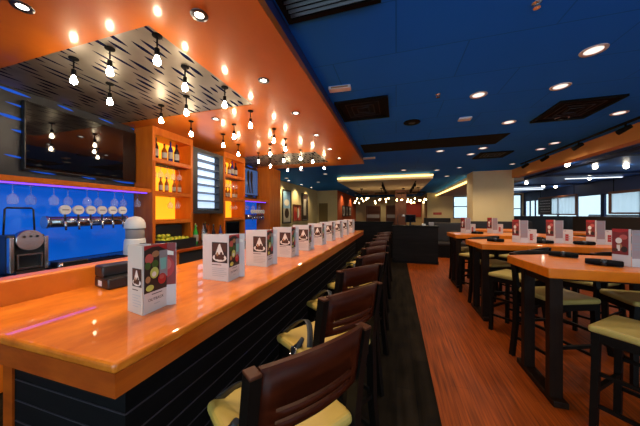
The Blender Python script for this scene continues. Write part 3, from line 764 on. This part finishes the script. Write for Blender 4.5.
def table_menu(x, y, label, rz=0.0, h=.33):
    c = thing('table_menu', label, 'menu card', (x, y, 1.0705), rz, 'menu cards on the high tables')
    w = .09
    pa = quad_panel((-w, .05), (0, 0), h).build('food_panel', M['paper'], c); pb = quad_panel((.004, .0), (w, .045), h*.98).build('drink_panel', M['paper'], c); pc = quad_panel((w + .003, .045), (2*w, .0), h*.60).build('offer_panel', M['paper'], c)
    u = Vector((w, -.05, 0)).normalized(); n = Vector((u.y, -u.x, 0))
    art('printed_photo', pa, Vector((-w, .05, 0)) + n*.0017, u, n, [('p_dred', R(0, .30*h, w, h)), ('p_red', [(0, .93*h), (0, h), (w, h), (w, .95*h), (.5*w, .90*h)]), ('p_rosy', E(.7*w, .78*h, .24*w, .07*h)), ('p_ice', E(.42*w, .68*h, .20*w, .08*h)), ('p_caramel', E(.45*w, .53*h, .18*w, .08*h)), ('p_ice', R(.30*w, .40*h, .5*w, .56*h)), ('p_dbrown', E(.75*w, .45*h, .20*w, .08*h)), ('p_brown', E(.2*w, .42*h, .18*w, .05*h)), ('p_line', R(.1*w, .14*h, .7*w, .15*h)), ('p_line', R(.1*w, .10*h, .8*w, .11*h))])
    u = Vector((w, .045, 0)).normalized(); n = Vector((u.y, -u.x, 0))
    art('printed_photo', pb, Vector((.004, 0, 0)) + n*.0017, u, n, [('p_pink', R(0, .22*h, w, .98*h)), ('p_grey', R(.12*w, .84*h, .7*w, .89*h)), ('p_grey', R(.12*w, .60*h, .88*w, .63*h)), ('p_grey', R(.12*w, .52*h, .88*w, .55*h)), ('p_grey', R(.12*w, .44*h, .88*w, .47*h))])
    u = Vector((w, -.045, 0)).normalized(); n = Vector((u.y, -u.x, 0))
    art('printed_photo', pc, Vector((w + .003, .045, 0)) + n*.0017, u, n, [('p_pink', R(.1*w, .52*h, .6*w, .55*h)), ('p_red', R(.22*w, .12*h, .88*w, .40*h)), ('p_pink', R(.32*w, .20*h, .78*w, .23*h)), ('p_pink', R(.32*w, .29*h, .78*w, .32*h))])
    return c
table_menu(1.79, 2.62, 'red and white menu card standing on the closest high table', math.radians(-20), .30)
for x, y, lb in ((1.72, 4.30, 'at the aisle end of the second high table'), (2.16, 4.36, 'in the middle of the second high table'), (2.62, 4.36, 'at the window end of the second high table')):
    table_menu(x, y, 'red and white menu card standing ' + lb, math.radians(-20))
for x, y, lb in ((1.42, 6.0, 'at the aisle end of the third high table'), (1.95, 6.1, 'in the middle of the third high table')):
    table_menu(x, y, 'red and grey menu card standing ' + lb, math.radians(-15))
def napkin(x, y, ang, label):
    o = thing('napkin_roll', label, 'napkin roll', (x, y, 1.0705), ang, 'black napkin rolls on the high tables')
    m = MB(); rs = []; N = 14
    for i, (yy, r) in enumerate(((-.105, .020), (-.102, .026), (-.04, .030), (.04, .030), (.10, .026), (.105, .020))):
        rs.append(m.ring([(yy, r*1.25*math.cos(2*PI*k/N)*(1 + .12*math.sin(k*2.1)), .0262 + r*.87*math.sin(2*PI*k/N)) for k in range(N)]))
    for i in range(len(rs) - 1): m.bridge(rs[i], rs[i+1])
    m.cap(rs[0], True); m.cap(rs[-1]); m.build('cloth', M['matt_black'], o)
    m = MB(); m.box(-.018, .018, -.040, .040, .004, .0535, bev=.012); m.build('band', M['black'], o)
for x, y, a, lb in ((1.56, 3.02, -.5, 'near the far edge of the closest high table'), (1.62, 2.62, -.55, 'in front of the menu card on the closest high table'), (1.42, 4.32, -.4, 'at the aisle end of the second high table'),
                    (1.98, 4.26, -.3, 'before the middle menu card of the second high table'), (2.42, 4.24, -.2, 'before the window-end menu card of the second high table'), (1.60, 5.85, -.3, 'on the third high table beside the aisle menu card')):
    napkin(x, y, a, 'black rolled napkin ' + lb)

# ------------------------------------------------------------------ bare bulb pendants over the bar
def pendant():
    p = thing('pendant_bulb', '', 'pendant light', (0, 0, 0), 0, 'bare bulb pendants over the bar')
    MB().lathe([(.034, 0), (.034, -.008), (.030, -.012), (.008, -.016)], seg=20).build('canopy', M['matt_black'], p)
    MB().lathe([(.006, -.014), (.006, -.085)], seg=8).build('stem', M['matt_black'], p)
    MB().lathe([(.008, -.092), (.016, -.098), (.018, -.145), (.015, -.150)], seg=14).build('socket', M['matt_black'], p)
    MB().lathe([(.012, -.150), (.014, -.160), (.021, -.178), (.0245, -.194), (.022, -.208), (.013, -.217), (.003, -.220)], seg=12).build('bulb', M['bulb'], p)['label'] = 'glowing warm bulb'
    return p
pd0 = None
BULBS = [((-2.60, 1.40), 'near metal panel, front row, by the wall'), ((-2.17, 1.40), 'near metal panel, front row, middle'), ((-1.68, 1.40), 'near metal panel, front row, at the aisle side'),
         ((-2.76, 1.78), 'near metal panel, second row, by the wall'), ((-1.80, 1.77), 'near metal panel, second row, at the aisle side'), ((-1.70, 2.18), 'near metal panel, third row, at the aisle side'),
         ((-2.24, 2.22), 'near metal panel, third row, middle'), ((-2.72, 2.32), 'near metal panel, third row, by the wall'),
         ((-2.77, 2.83), 'wood soffit, first past near metal panel, by the wall'), ((-1.77, 2.77), 'wood soffit, first past near metal panel, aisle side'), ((-2.27, 3.12), 'wood soffit, second row past near metal panel, middle'),
         ((-2.72, 3.45), 'wood soffit in front of the louvred panel'), ((-1.80, 3.46), 'wood soffit, third row past near metal panel, aisle side'), ((-2.86, 4.06), 'wood soffit, between louvred panel and second amber cabinet'),
         ((-1.85, 3.98), 'wood soffit, fourth row past near metal panel, aisle side'), ((-2.27, 4.21), 'wood soffit, fourth row past near metal panel, middle'), ((-2.84, 4.75), 'wood soffit, in front of the second amber cabinet'),
         ((-2.30, 4.86), 'wood soffit, last row before far metal panel, middle'), ((-1.88, 4.78), 'wood soffit, last row before far metal panel, aisle side'),
         ((-1.74, 5.15), 'far metal panel, front row, at the aisle side'), ((-2.88, 5.35), 'far metal panel, front row, by the wall'), ((-2.27, 5.80), 'far metal panel, back row, middle'), ((-1.72, 5.97), 'far metal panel, back row, at the aisle side'), ((-2.71, 5.98), 'far metal panel, back row, by the wall')]
for (x, y), lb in BULBS:
    if pd0 is None: pd0 = pendant(); o = pd0
    else: o = copy_tree(pd0)
    metal = y < 2.62 or 5.0 < y < 6.2
    o.location = (x, y, 2.806 if metal else 2.80)
    o['label'] = 'bare bulb pendant under the ' + lb

# ------------------------------------------------------------------ recessed lights
def downlight(x, y, z, r, label, group, lens, watts, ring=True, spot=60, colr=(1, .78, .52), ball=False):
    d = thing('downlight', label, 'ceiling light', (x, y, z), 0, group)
    m = MB(); seg = 22
    a = m.ring([(r*1.32*math.cos(2*PI*k/seg), r*1.32*math.sin(2*PI*k/seg), -.001) for k in range(seg)]); b = m.ring([(r*1.25*math.cos(2*PI*k/seg), r*1.25*math.sin(2*PI*k/seg), -.009) for k in range(seg)])
    q_ = .68 if ring else .9
    c = m.ring([(r*q_*math.cos(2*PI*k/seg), r*q_*math.sin(2*PI*k/seg), -.004) for k in range(seg)])
    m.bridge(a, b); m.bridge(b, c)
    m.build('ring', M['dark_steel'] if ring else M['white'], d)
    m = MB()
    if ball: m.lathe([(r*.3, -.004), (r*.75, -.02), (r*.9, -.05), (r*.75, -.08), (r*.1, -.102)], seg=14)
    else: m.lathe([(r*q_*.99, -.001), (r*q_*.99, -.0035)], seg=seg)
    m.build('lens', M['globe'] if ball else lens, d)
    if watts:
        l = bpy.data.lights.new('spot', 'SPOT'); l.energy = watts; l.spot_size = math.radians(spot*2); l.spot_blend = .8; l.color = colr; l.shadow_soft_size = .05
        lo = bpy.data.objects.new('spot', l); COL.objects.link(lo); lo.parent = d; lo.location = (0, 0, -.03 if not ball else -.16)
    return d
for i, (x, y) in enumerate([(-2.25, .95), (-1.235, .45), (-1.235, 1.33), (-1.24, 2.17), (-1.245, 3.0), (-1.27, 3.95), (-1.285, 4.9), (-1.29, 5.77)]):
    downlight(x, y, SZ, .042, ('recessed spot in the wood soffit before the near metal panel', 'recessed spot in the wood soffit above the near bar corner')[i] if i < 2 else 'recessed spot in the wood soffit beside the metal panels, %s along the bar' % ORD[i - 2], 'recessed spots in the wood soffit', M['lamp_white'], SOFFIT_W)
downlight(-2.38, 2.86, SZ, .042, 'recessed spot in the wood soffit in front of the first amber cabinet', 'recessed spots in the wood soffit', M['lamp_white'], SOFFIT_W)
CL = [(1.74, 2.93, 'over the closest high table'), (1.86, 3.65, 'between the first and second high tables'), (1.0, 3.61, 'over the aisle beside the second high table'), (1.78, 4.84, 'before the third high table'), (2.5, 4.88, 'under the edge of the square dark vent'),
      (3.2, 4.88, 'beside the tan beam, first'), (1.02, 6.61, 'over the far aisle'), (.25, 9.16, 'in front of the lit ceiling tray'), (1.82, 7.18, 'past the third high table, second'), (1.92, 6.60, 'past the third high table, first'),
      (1.97, 11.16, 'beside the plaster pillar'), (1.36, 9.5, 'between tray and pillar'), (3.25, 6.57, 'beside the tan beam, second'), (3.24, 7.09, 'beside the tan beam, third')]
for x, y, lb in CL:
    downlight(x, y, 3.0, .075, 'pale round ceiling light ' + lb, 'round ceiling lights', M['lamp_soft'], CEIL_W, False, 80, (1, .84, .64))
# unseen lights added outside the view to brighten the room
for x, y in ((1.0, .6), (2.4, .6), (1.0, -1.2)):
    downlight(x, y, 3.0, .075, 'pale round ceiling light over the entrance end of the aisle', 'round ceiling lights', M['lamp_soft'], CEIL_W, False, 80, (1, .84, .64))
for i, (x, y) in enumerate(((4.42, 8.38), (5.43, 13.0), (6.77, 14.6), (7.6, 15.3), (5.42, 9.07), (6.18, 9.2), (7.0, 12.0))):
    downlight(x, y, 2.85, .06, 'bright round light in the blue ceiling of the window bay, %s from the beam' % ORD[i], 'lights of the window bay', M['lamp_white'], 20, False, 70, (1, .85, .66), True)
for i, (y, lb) in enumerate(((9.0, 'first'), (10.6, 'second'), (12.2, 'third'), (13.8, 'fourth'))):
    downlight(-4.75, y, 3.0, .06, 'recessed wall washer above the cream wall, %s past the wood column' % ORD[i], 'wall washers on the cream wall', M['lamp_white'], FAR_W*1.2, False, 60, (1, .76, .42))
for i, (x, y, lb) in enumerate(((-3.3, 17.5, 'above the red wall pictures'), (-3.3, 21.0, 'above the far end of the red wall'), (-1.5, 22.8, 'above the far dark cabinets'), (1.5, 22.8, 'above the deep red panel'), (3.2, 18.6, 'above the pale wall with red plate'), (2.0, 9.2, 'in front of the pillar face'), (3.4, 9.0, 'at the beam end of the pillar'))):
    downlight(x, y, 2.74 if i == 4 else 3.0, .06, 'round light in the dark ceiling ' + lb, 'round lights of the far room', M['lamp_soft'], FAR_W*.7, False, 68, (1, .76, .46))
for i, (x, y, l_) in enumerate(((-4.5, 9.8, 'pale dot light above the wall pictures, first'), (-3.2, 8.2, 'pale dot light just past the bar soffit'), (-2.6, 9.2, 'pale dot light before the ceiling tray by the wall'), (-3.6, 11.5, 'pale dot light above the cream wall, further in'))):
    downlight(x, y, 3.0, .07, l_, 'round lights of the far room', M['lamp_soft'], 0, False)

# ------------------------------------------------------------------ ceiling fittings
def vent(x0, x1, y0, y1, label, slats=0):
    v = thing('ceiling_vent', label, 'vent', ((x0 + x1)/2, (y0 + y1)/2, 3.0)); a, b = (x1 - x0)/2, (y1 - y0)/2
    m = MB(); m.box(-a, a, -b, -b + .04, -.03, -.001); m.box(-a, a, b - .04, b, -.03, -.001); m.box(-a, -a + .04, -b + .04, b - .04, -.03, -.001); m.box(a - .04, a, -b + .04, b - .04, -.03, -.001)
    m.build('frame', M['matt_black'], v)
    MB().box(-a + .04, a - .04, -b + .04, b - .04, -.006, -.001).build('backing', M['matt_black'], v)
    if slats:
        for i in range(slats):
            y = -b + .06 + (2*b - .12)*i/(slats - 1)
            m = MB(); m.box(-a + .04, a - .04, -.006, .006, -.012, .008); m.xform(Matrix.Translation((0, y, -.016)) @ Matrix.Rotation(.6, 4, 'X')); m.build('slat', M['dark_steel'], v)
    else:
        for k in range(1, 4):
            f = 1 - k*.24; m = MB(); z = -.010 - .004*k; aa, bb = (a - .05)*f, (b - .05)*f; t = .012
            m.box(-aa, aa, -bb, -bb + t, z, -.006); m.box(-aa, aa, bb - t, bb, z, -.006); m.box(-aa, -aa + t, -bb + t, bb - t, z, -.006); m.box(aa - t, aa, -bb + t, bb - t, z, -.006); m.build('diffuser_ring', M['charcoal'], v)
    return v
vent(-.80, -.10, 1.05, 1.79, 'black slatted ceiling vent beside the wood soffit above the camera', 16)
vent(-.80, -.10, 3.27, 3.97, 'black square ceiling vent beside the wood soffit, next to the white box')
vent(2.10, 2.80, 4.12, 4.92, 'black square ceiling vent between the round lights over the high tables')
vent(2.0, 2.7, 7.05, 7.75, 'black square ceiling vent before the plaster pillar')
o = MB().box(-.75, 2.05, 5.5, 6.25, 2.992, 2.9995, bev=.001).build('ceiling_duct', M['matt_black']); tag(o, 'long black duct box on the dark ceiling past the bar', 'duct')  # open ceiling slot, its inner shade put into a flat black sheet
a = thing('emergency_light', 'white oblong box on the blue ceiling beside the wood soffit', 'emergency light', (-.64, 2.90, 3.0), math.radians(4))
MB().box(-.13, .13, -.045, .045, -.04, -.001, bev=.006).build('housing', M['white'], a); MB().box(-.10, .10, -.047, -.0452, -.030, -.014).build('lens', M['p_caramel'], a)
a = thing('emergency_light', 'white oblong box on the ceiling between round lights by the aisle', 'emergency light', (1.04, 4.43, 3.0)); MB().box(-.09, .09, -.06, .06, -.03, -.001, bev=.006).build('housing', M['white'], a)
a = thing('emergency_light', 'white oblong box on the dark ceiling past the bar end', 'emergency light', (-.70, 6.84, 3.0)); MB().box(-.16, .16, -.07, .07, -.03, -.001, bev=.006).build('housing', M['white'], a)
a = thing('ceiling_speaker', 'round black ceiling speaker over the aisle', 'speaker', (.25, 4.37, 3.0)); MB().lathe([(.13, -.001), (.13, -.012), (.115, -.018), (.10, -.014)], seg=28).build('rim', M['matt_black'], a); MB().lathe([(.099, -.002), (.09, -.012), (.02, -.016)], seg=28).build('grille', M['charcoal'], a)
for x, y, lb in ((.505, 3.436, 'beyond the white box over the aisle'), (.958, 2.144, 'above the first high table aisle')):
    a = thing('sprinkler_head', 'small pale sprinkler head ' + lb, 'sprinkler', (x, y, 3.0), 0, 'sprinkler heads on the blue ceiling')
    MB().lathe([(.03, -.001), (.03, -.008), (.012, -.012), (.010, -.035), (.022, -.037), (.022, -.042)], seg=14).build('head', M['steel'], a)
# track with black spot heads along the tan beam
tk = thing('spot_track', 'black ceiling track with spot heads along the tan beam', 'track light', (3.62, 6.0, 3.0))
MB().box(-.02, .02, -3.0, 3.0, -.03, -.001).build('rail', M['matt_black'], tk)
for y in (-1.9, -.6, .5, 1.7, 2.7):
    m = MB(); m.tube([(0, y, -.03), (0, y, -.10)], .012, 8); m.tube([(.03, y - .06, -.085), (-.05, y + .08, -.15)], [.035, .045], 14); m.build('spot_head', M['matt_black'], tk)
# light strips (coves)
o = MB().box(-2.3, 1.3, 9.93, 9.995, 2.87, 2.93).build('cove_light', M['cove']); tag(o, 'warm light strip along the front edge of the far ceiling tray', 'light strip')
o = MB().box(2.78, 2.845, 11.2, 20, 2.76, 2.82).build('cove_light', M['cove']); tag(o, 'warm light strip running back beside the plaster pillar', 'light strip')
for x0, x1, y, lb in ((6.2, 7.9, 11.9, 'first'), (5.6, 7.4, 15.8, 'second'), (6.2, 7.8, 16.8, 'third')):
    o = thing('tube_light', 'long white tube light in the window bay, %s from the beam' % lb, 'tube light', ((x0 + x1)/2, y, 2.85)); h = (x1 - x0)/2
    MB().box(-h, h, -.05, .05, -.03, -.001).build('housing', M['white'], o); MB().box(-h + .02, h - .02, -.035, .035, -.05, -.03).build('tube', M['tube_white'], o)

# ------------------------------------------------------------------ far room furniture
hs = thing('host_stand', 'dark wood host counter at the end of the aisle with ledge top', 'counter', (.53, 8.15, 0))
MB().box(-.63, .64, -.25, .25, 0, 1.08).build('body', M['dark_wood'], hs); MB().box(-.65, .66, -.27, .27, 1.08, 1.12, bev=.006).build('top', M['espresso'], hs); MB().box(-.64, .65, -.26, -.25, .0, .08).build('kick_board', M['black_panel'], hs)
hp = thing('partition_wall', 'dark low wooden partition behind the bar stools next to the host counter', 'partition', (-.85, 8.7, 0))
MB().box(-.75, .75, -.08, .08, 0, 1.17).build('body', M['dark_wood'], hp); MB().box(-.77, .77, -.10, .10, 1.17, 1.21, bev=.006).build('cap', M['espresso'], hp)
mo = thing('till_monitor', 'small black till monitor on the dark host counter', 'monitor', (.42, 8.15, 1.1205), math.radians(25))
MB().box(-.10, .10, -.07, .07, 0, .015).build('base', M['black'], mo); MB().box(-.02, .02, -.02, .02, .015, .10).build('neck', M['black'], mo); MB().box(-.17, .17, -.02, .02, .09, .33, bev=.006).build('screen_housing', M['black'], mo); MB().box(-.155, .155, -.022, -.0205, .105, .315).build('screen', M['screen'], mo)
dl = thing('desk_lamp', 'black bent desk lamp on the dark host counter', 'lamp', (.05, 8.15, 1.1205))
MB().lathe([(.07, 0), (.07, .012), (.01, .016)], seg=16).build('base', M['black'], dl); MB().tube([(0, 0, .012), (0, 0, .28), (.06, 0, .34), (.16, 0, .33)], .008, 8).build('arm', M['black'], dl)
m = MB(); m.lathe([(.02, 0), (.025, -.01), (.06, -.06), (.056, -.062)], (.17, 0, .335), 14); m.build('shade', M['white'], dl)
for i, (x, w_) in enumerate(((.75, .10), (.95, .13))):
    o = MB().box(x, x + w_, 8.10, 8.25, 1.1205, 1.1205 + .05 + .05*i, bev=.004).build('menu_stack_box', M['p_grey'] if i else M['white']); tag(o, ('small white box', 'grey box')[i] + ' on the dark host counter', 'box')
# a round plaster column with dark shelving behind the host counter
sbox('column_brown', M['frame_wood'], -.05, .55, 14.6, 15.2, 0, 3.0)
# chandeliers of small bulbs
def chandelier(x, y, n, label):
    c = thing('bulb_chandelier', label, 'chandelier', (x, y, 2.78), 0, 'bulb clusters in the far room')
    m = MB(); m.lathe([(.08, 0), (.08, -.03), (.01, -.035), (.01, -.25)], seg=12); m.build('stem', M['matt_black'], c)
    m = MB(); m.tube([(.35*math.cos(2*PI*k/16), .35*math.sin(2*PI*k/16), -.25) for k in range(16)], .012, 6, closed=True); m.tube([(-.35, 0, -.25), (.35, 0, -.25)], .010, 6); m.build('ring', M['matt_black'], c)
    rr = random.Random(int(x*100 + 900))
    for k in range(n):
        a = 2*PI*k/n; d = rr.uniform(.22, .52); px, py = .35*math.cos(a), .35*math.sin(a)
        m = MB(); m.tube([(px, py, -.25), (px, py, -.25 - d)], .004, 5); co = m.build('cord', M['matt_black'], c)
        b = MB(); b.lathe([(.008, .03), (.022, .015), (.030, -.008), (.022, -.03), (.003, -.037)], (px, py, -.25 - d), 10); b.build('bulb', M['far_bulb'], co)
for x, y, n, lb in ((-1.75, 13.2, 9, 'cluster of bare bulbs by the red wall under the ceiling tray'), (-.72, 13.2, 7, 'cluster of bare bulbs before the dark cabinets under the ceiling tray'), (.35, 13.6, 7, 'cluster of bare bulbs in front of the brown column'), (1.05, 13.2, 9, 'cluster of bare bulbs in front of the deep red panel')):
    chandelier(x, y, n, lb)
# tray track heads
tt = thing('spot_track', 'black track with spot heads under the far ceiling tray', 'track light', (-.55, 13, 2.78)); MB().box(-.02, .02, -2.4, 2.4, -.03, -.001).build('rail', M['matt_black'], tt)
for y in (-2.0, -.8, .4, 1.6):
    m = MB(); m.tube([(0, y, -.03), (0, y, -.1)], .012, 8); m.tube([(0, y - .07, -.09), (0, y + .08, -.16)], .045, 12); m.build('spot_head', M['matt_black'], tt)
tt = thing('spot_track', 'black track with spot heads under the tray before the deep red panel', 'track light', (.75, 13, 2.78)); MB().box(-.02, .02, -2.4, 2.4, -.03, -.001).build('rail', M['matt_black'], tt)
for y in (-2.0, -.8, .4, 1.6):
    m = MB(); m.tube([(0, y, -.03), (0, y, -.1)], .012, 8); m.tube([(0, y - .07, -.09), (0, y + .08, -.16)], .045, 12); m.build('spot_head', M['matt_black'], tt)
# pictures on the cream wall (facing +x) and red wall
def picture(x, y0, y1, z0, z1, label, elems, frame='black'):
    p = thing('framed_picture', label, 'picture', (x, y0, z0), 0); w_, h = y1 - y0, z1 - z0
    m = MB(); t = .05; m.box(0, .05, 0, w_, 0, t); m.box(0, .05, 0, w_, h - t, h); m.box(0, .05, 0, t, t, h - t); m.box(0, .05, w_ - t, w_, t, h - t); m.build('frame', M[frame], p)
    m = MB(); m.box(.002, .02, t, w_ - t, t, h - t); cv = m.build('print', M['p_grey'], p)
    art('printed_shapes', cv, (.021, 0, 0), (0, 1, 0), (1, 0, 0), [(k, [(a*w_, b*h) for a, b in q]) for k, q in elems])
picture(-5.1, 10.6, 11.6, 1.0, 2.62, 'tall framed picture of blue sky on the cream wall past the wood column', [('p_skyb', R(.08, .45, .92, .95)), ('p_ice', E(.5, .62, .3, .1)), ('p_stone', R(.08, .05, .92, .45)), ('p_dbrown', E(.5, .3, .25, .15))])
picture(-5.1, 11.85, 12.95, 1.05, 1.95, 'red picture low on the cream wall between two tall frames', [('p_rosy', R(.05, .06, .95, .94)), ('p_red', E(.3, .4, .2, .3)), ('p_ice', E(.65, .5, .15, .3)), ('p_dbrown', R(.5, .06, .58, .9)), ('p_orange', E(.4, .7, .1, .15))], 'frame_wood')
picture(-5.1, 13.1, 14.1, 1.05, 2.62, 'tall dark framed picture on the cream wall before the olive door', [('p_dbrown', R(.08, .05, .92, .95)), ('p_stone', R(.3, .2, .7, .8))])
for k, (a, b) in enumerate(((17.6, 18.6), (18.9, 19.9), (20.2, 21.2))):
    picture(-3.72, a, b, 1.25, 2.05, 'small dark framed photograph on the red wall, %s from its corner' % ORD[k], [('p_ice', R(.12, .1, .88, .9)), ('p_dbrown', E(.5, .45, .22, .3)), ('p_grey', E(.5, .78, .1, .08))])
# dark shelves on the far wall
def far_cab(x0, x1, label):
    c = thing('bottle_shelf', label, 'shelf', ((x0 + x1)/2, 23.85, 0)); a = (x1 - x0)/2
    m = MB(); m.box(-a, -a + .08, -.15, .15, 0, 2.2); m.box(a - .08, a, -.15, .15, 0, 2.2); m.box(-a + .08, a - .08, -.15, .15, 2.1, 2.2); m.box(-a + .08, a - .08, .10, .15, 0, 2.1); m.build('carcass', M['frame_wood'], c)
    for z in (.5, .95, 1.4, 1.75): MB().box(-a + .08, a - .08, -.14, .10, z, z + .04).build('shelf', M['frame_wood'], c)
    MB().box(-a + .08, a - .08, -.13, -.11, 1.05, 1.36).build('display_panel', M['p_grey'], c)
far_cab(-2.7, -1.4, 'tall brown shelf on the far wall by the red wall corner'); far_cab(-.9, .35, 'tall brown shelf on the far wall beside the brown column')
o = MB().box(.9, 2.15, 23.9, 23.99, 1.15, 2.5).build('wall_panel', M['deep_red']); tag(o, 'deep red panel on the far wall beside the pale corner', 'wall panel')
rs_ = thing('red_sign', 'small red plate on the pale wall before the bright window', 'sign', (2.9, 19.99, 1.38)); MB().box(-.28, .28, -.02, 0.008, 0, .16).build('plate', M['p_red'], rs_)
MB().box(-.22, .22, -.022, -.0202, .05, .11).build('print_band', M['p_rosy'], rs_)
# booths: dark tall backs
def booth(x0, x1, y0, y1, h, label):
    b = thing('booth_bench', label, 'booth', ((x0 + x1)/2, (y0 + y1)/2, 0)); a, d = (x1 - x0)/2, (y1 - y0)/2
    MB().box(-a, a, -d, d, 0, .42).build('base', M['espresso'], b)
    if a > d:
        MB().box(-a, a, -d, d, .42, .50, bev=.02).build('seat', M['booth'], b); MB().box(-a, a, d - .14, d, .50, h, bev=.02).build('backrest', M['booth'], b)
    else:
        MB().box(-a, a, -d, d, .42, .50, bev=.02).build('seat', M['booth'], b); MB().box(a - .14, a, -d, d, .50, h, bev=.02).build('backrest', M['booth'], b)
booth(5.0, 5.6, 2.4, 6.2, 1.40, 'long dark booth bench beyond the high tables'); booth(5.0, 5.6, 6.3, 10.1, 1.40, 'long dark booth bench along the window bay toward the pillar')
booth(2.3, 4.2, 9.2, 9.8, 1.22, 'dark booth bench with its back to the plaster pillar'); booth(1.3, 2.2, 9.2, 9.8, 1.16, 'short dark booth bench left of the plaster pillar'.replace('left of', 'on the aisle side of'))
booth(4.3, 6.4, 11.6, 12.2, 1.38, 'dark booth bench past the pillar before the framed curtains'); booth(6.5, 8.0, 13.0, 13.6, 1.36, 'dark booth bench under the framed curtains')
booth(1.9, 3.6, 18.6, 19.2, 1.15, 'dark booth bench below the red plate')
# far dining tables
for k, (x, y, lb) in enumerate(((2.6, 7.9, 'before the pillar booth'), (4.35, 7.4, 'beside the booth bench under the beam'))):
    t = thing('dining_table', 'orange wood dining table ' + lb, 'table', (x, y, 0)); MB().box(-.55, .55, -.38, .38, 1.0, 1.05, bev=.008).build('table_top', M['table_wood'], t); MB().box(-.05, .05, -.05, .05, .03, 1.0).build('pedestal', M['table_leg'], t); MB().box(-.3, .3, -.3, .3, 0, .03).build('base', M['table_leg'], t)
# framed curtains hanging inside the window wall
def curtain_frame(y0, y1, z0, z1, label, board):
    c = thing('curtain_frame', label, 'curtain', (7.9, y0, z0)); w_, h = y1 - y0, z1 - z0
    m = MB(); t = .09; m.box(-.03, .03, 0, w_, h - t, h); m.box(-.03, .03, 0, w_, 0, t*.7); m.box(-.03, .03, 0, t, t*.7, h - t); m.box(-.03, .03, w_ - t, w_, t*.7, h - t); m.build('frame', M['frame_wood'], c)
    for yy in (.2, w_ - .2):
        MB().box(-.008, .008, yy - .008, yy + .008, h, 2.85 - z0 - .001).build('hanger', M['matt_black'], c)
    a = t; b = w_ - t
    if board:
        a = t; bl = b - .36*w_
        bo = MB().box(-.02, .02, bl, b, t*.7, h - t).build('chalkboard', M['black'], c); b = bl - .005
        m = MB().use(M['chalk']); rr = random.Random(3)
        for r in range(5):
            y = bl + .1
            while y < w_ - t - .15:
                l = rr.uniform(.05, .14); z = t + .06 + r*.15; m.box(-.0225, -.0205, y, y + l, z, z + .04); y += l + .05
        m.build('chalk_marks', None, bo)
    n = 60; m = MB(); fr_ = []; bk = []
    for i in range(n + 1):
        y = a + (b - a)*i/n; x = .012*math.sin(i*1.7) + .008*math.sin(i*.9)
        fr_.append((x, y))
    th = .003
    for i in range(n):
        (xa, ya), (xb, yb) = fr_[i], fr_[i+1]
        f = m.bm.faces.new([m.bm.verts.new(p) for p in ((xa, ya, t*.7), (xb, yb, t*.7), (xb, yb, h - t), (xa, ya, h - t))]); f.smooth = True
    bmesh.ops.remove_doubles(m.bm, verts=m.bm.verts, dist=1e-5)
    m.build('curtain', M['curtain'], c)
curtain_frame(7.2, 12.5, 1.46, 2.32, 'wide wooden frame of sheer white curtains in the window bay, closer one', False)
curtain_frame(14.3, 17.5, 1.40, 2.38, 'wooden frame with white curtains and chalkboard in the window bay, further one', True)
# a car outside
for k, (y, l_) in enumerate(((14.5, 'dark blue parked car outside beyond the closer curtain frame'), (21.0, 'dark blue parked car outside beyond the chalkboard frame'))):
    c = thing('car', l_, 'car', (13.5, y, -.15), 0)
    m = MB(); m.box(-.9, .9, -2.2, 2.2, .35, .95, bev=.12, seg=3); m.build('body', M['car_blue'], c)
    m = MB(); m.prism([(-.8, -1.3), (.8, -1.3), (.8, 1.4), (-.8, 1.4)], .95, 1.55)
    for v in m.bm.verts:
        if v.co.z > 1.2: v.co.y *= .68; v.co.x *= .88
    m.build('cabin', M['dark_glass'], c)
    for sx in (-1, 1):
        for yy in (-1.4, 1.4):
            m = MB(); m.tube([(sx*.72, yy, .33), (sx*.92, yy, .33)], .33, 18); m.build('wheel', M['matt_black'], c)

# sheer cloth lets daylight through
N, L, b = nodes_of(M['curtain'])
tl = N.new('ShaderNodeBsdfTranslucent'); tl.inputs[0].default_value = (.8, .85, .9, 1); mx = N.new('ShaderNodeMixShader'); mx.inputs[0].default_value = .75; tp = N.new('ShaderNodeBsdfTransparent'); m2 = N.new('ShaderNodeMixShader'); m2.inputs[0].default_value = .4
L.new(b.outputs[0], mx.inputs[1]); L.new(tl.outputs[0], mx.inputs[2]); L.new(mx.outputs[0], m2.inputs[1]); L.new(tp.outputs[0], m2.inputs[2]); L.new(m2.outputs[0], N['Material Output'].inputs['Surface'])
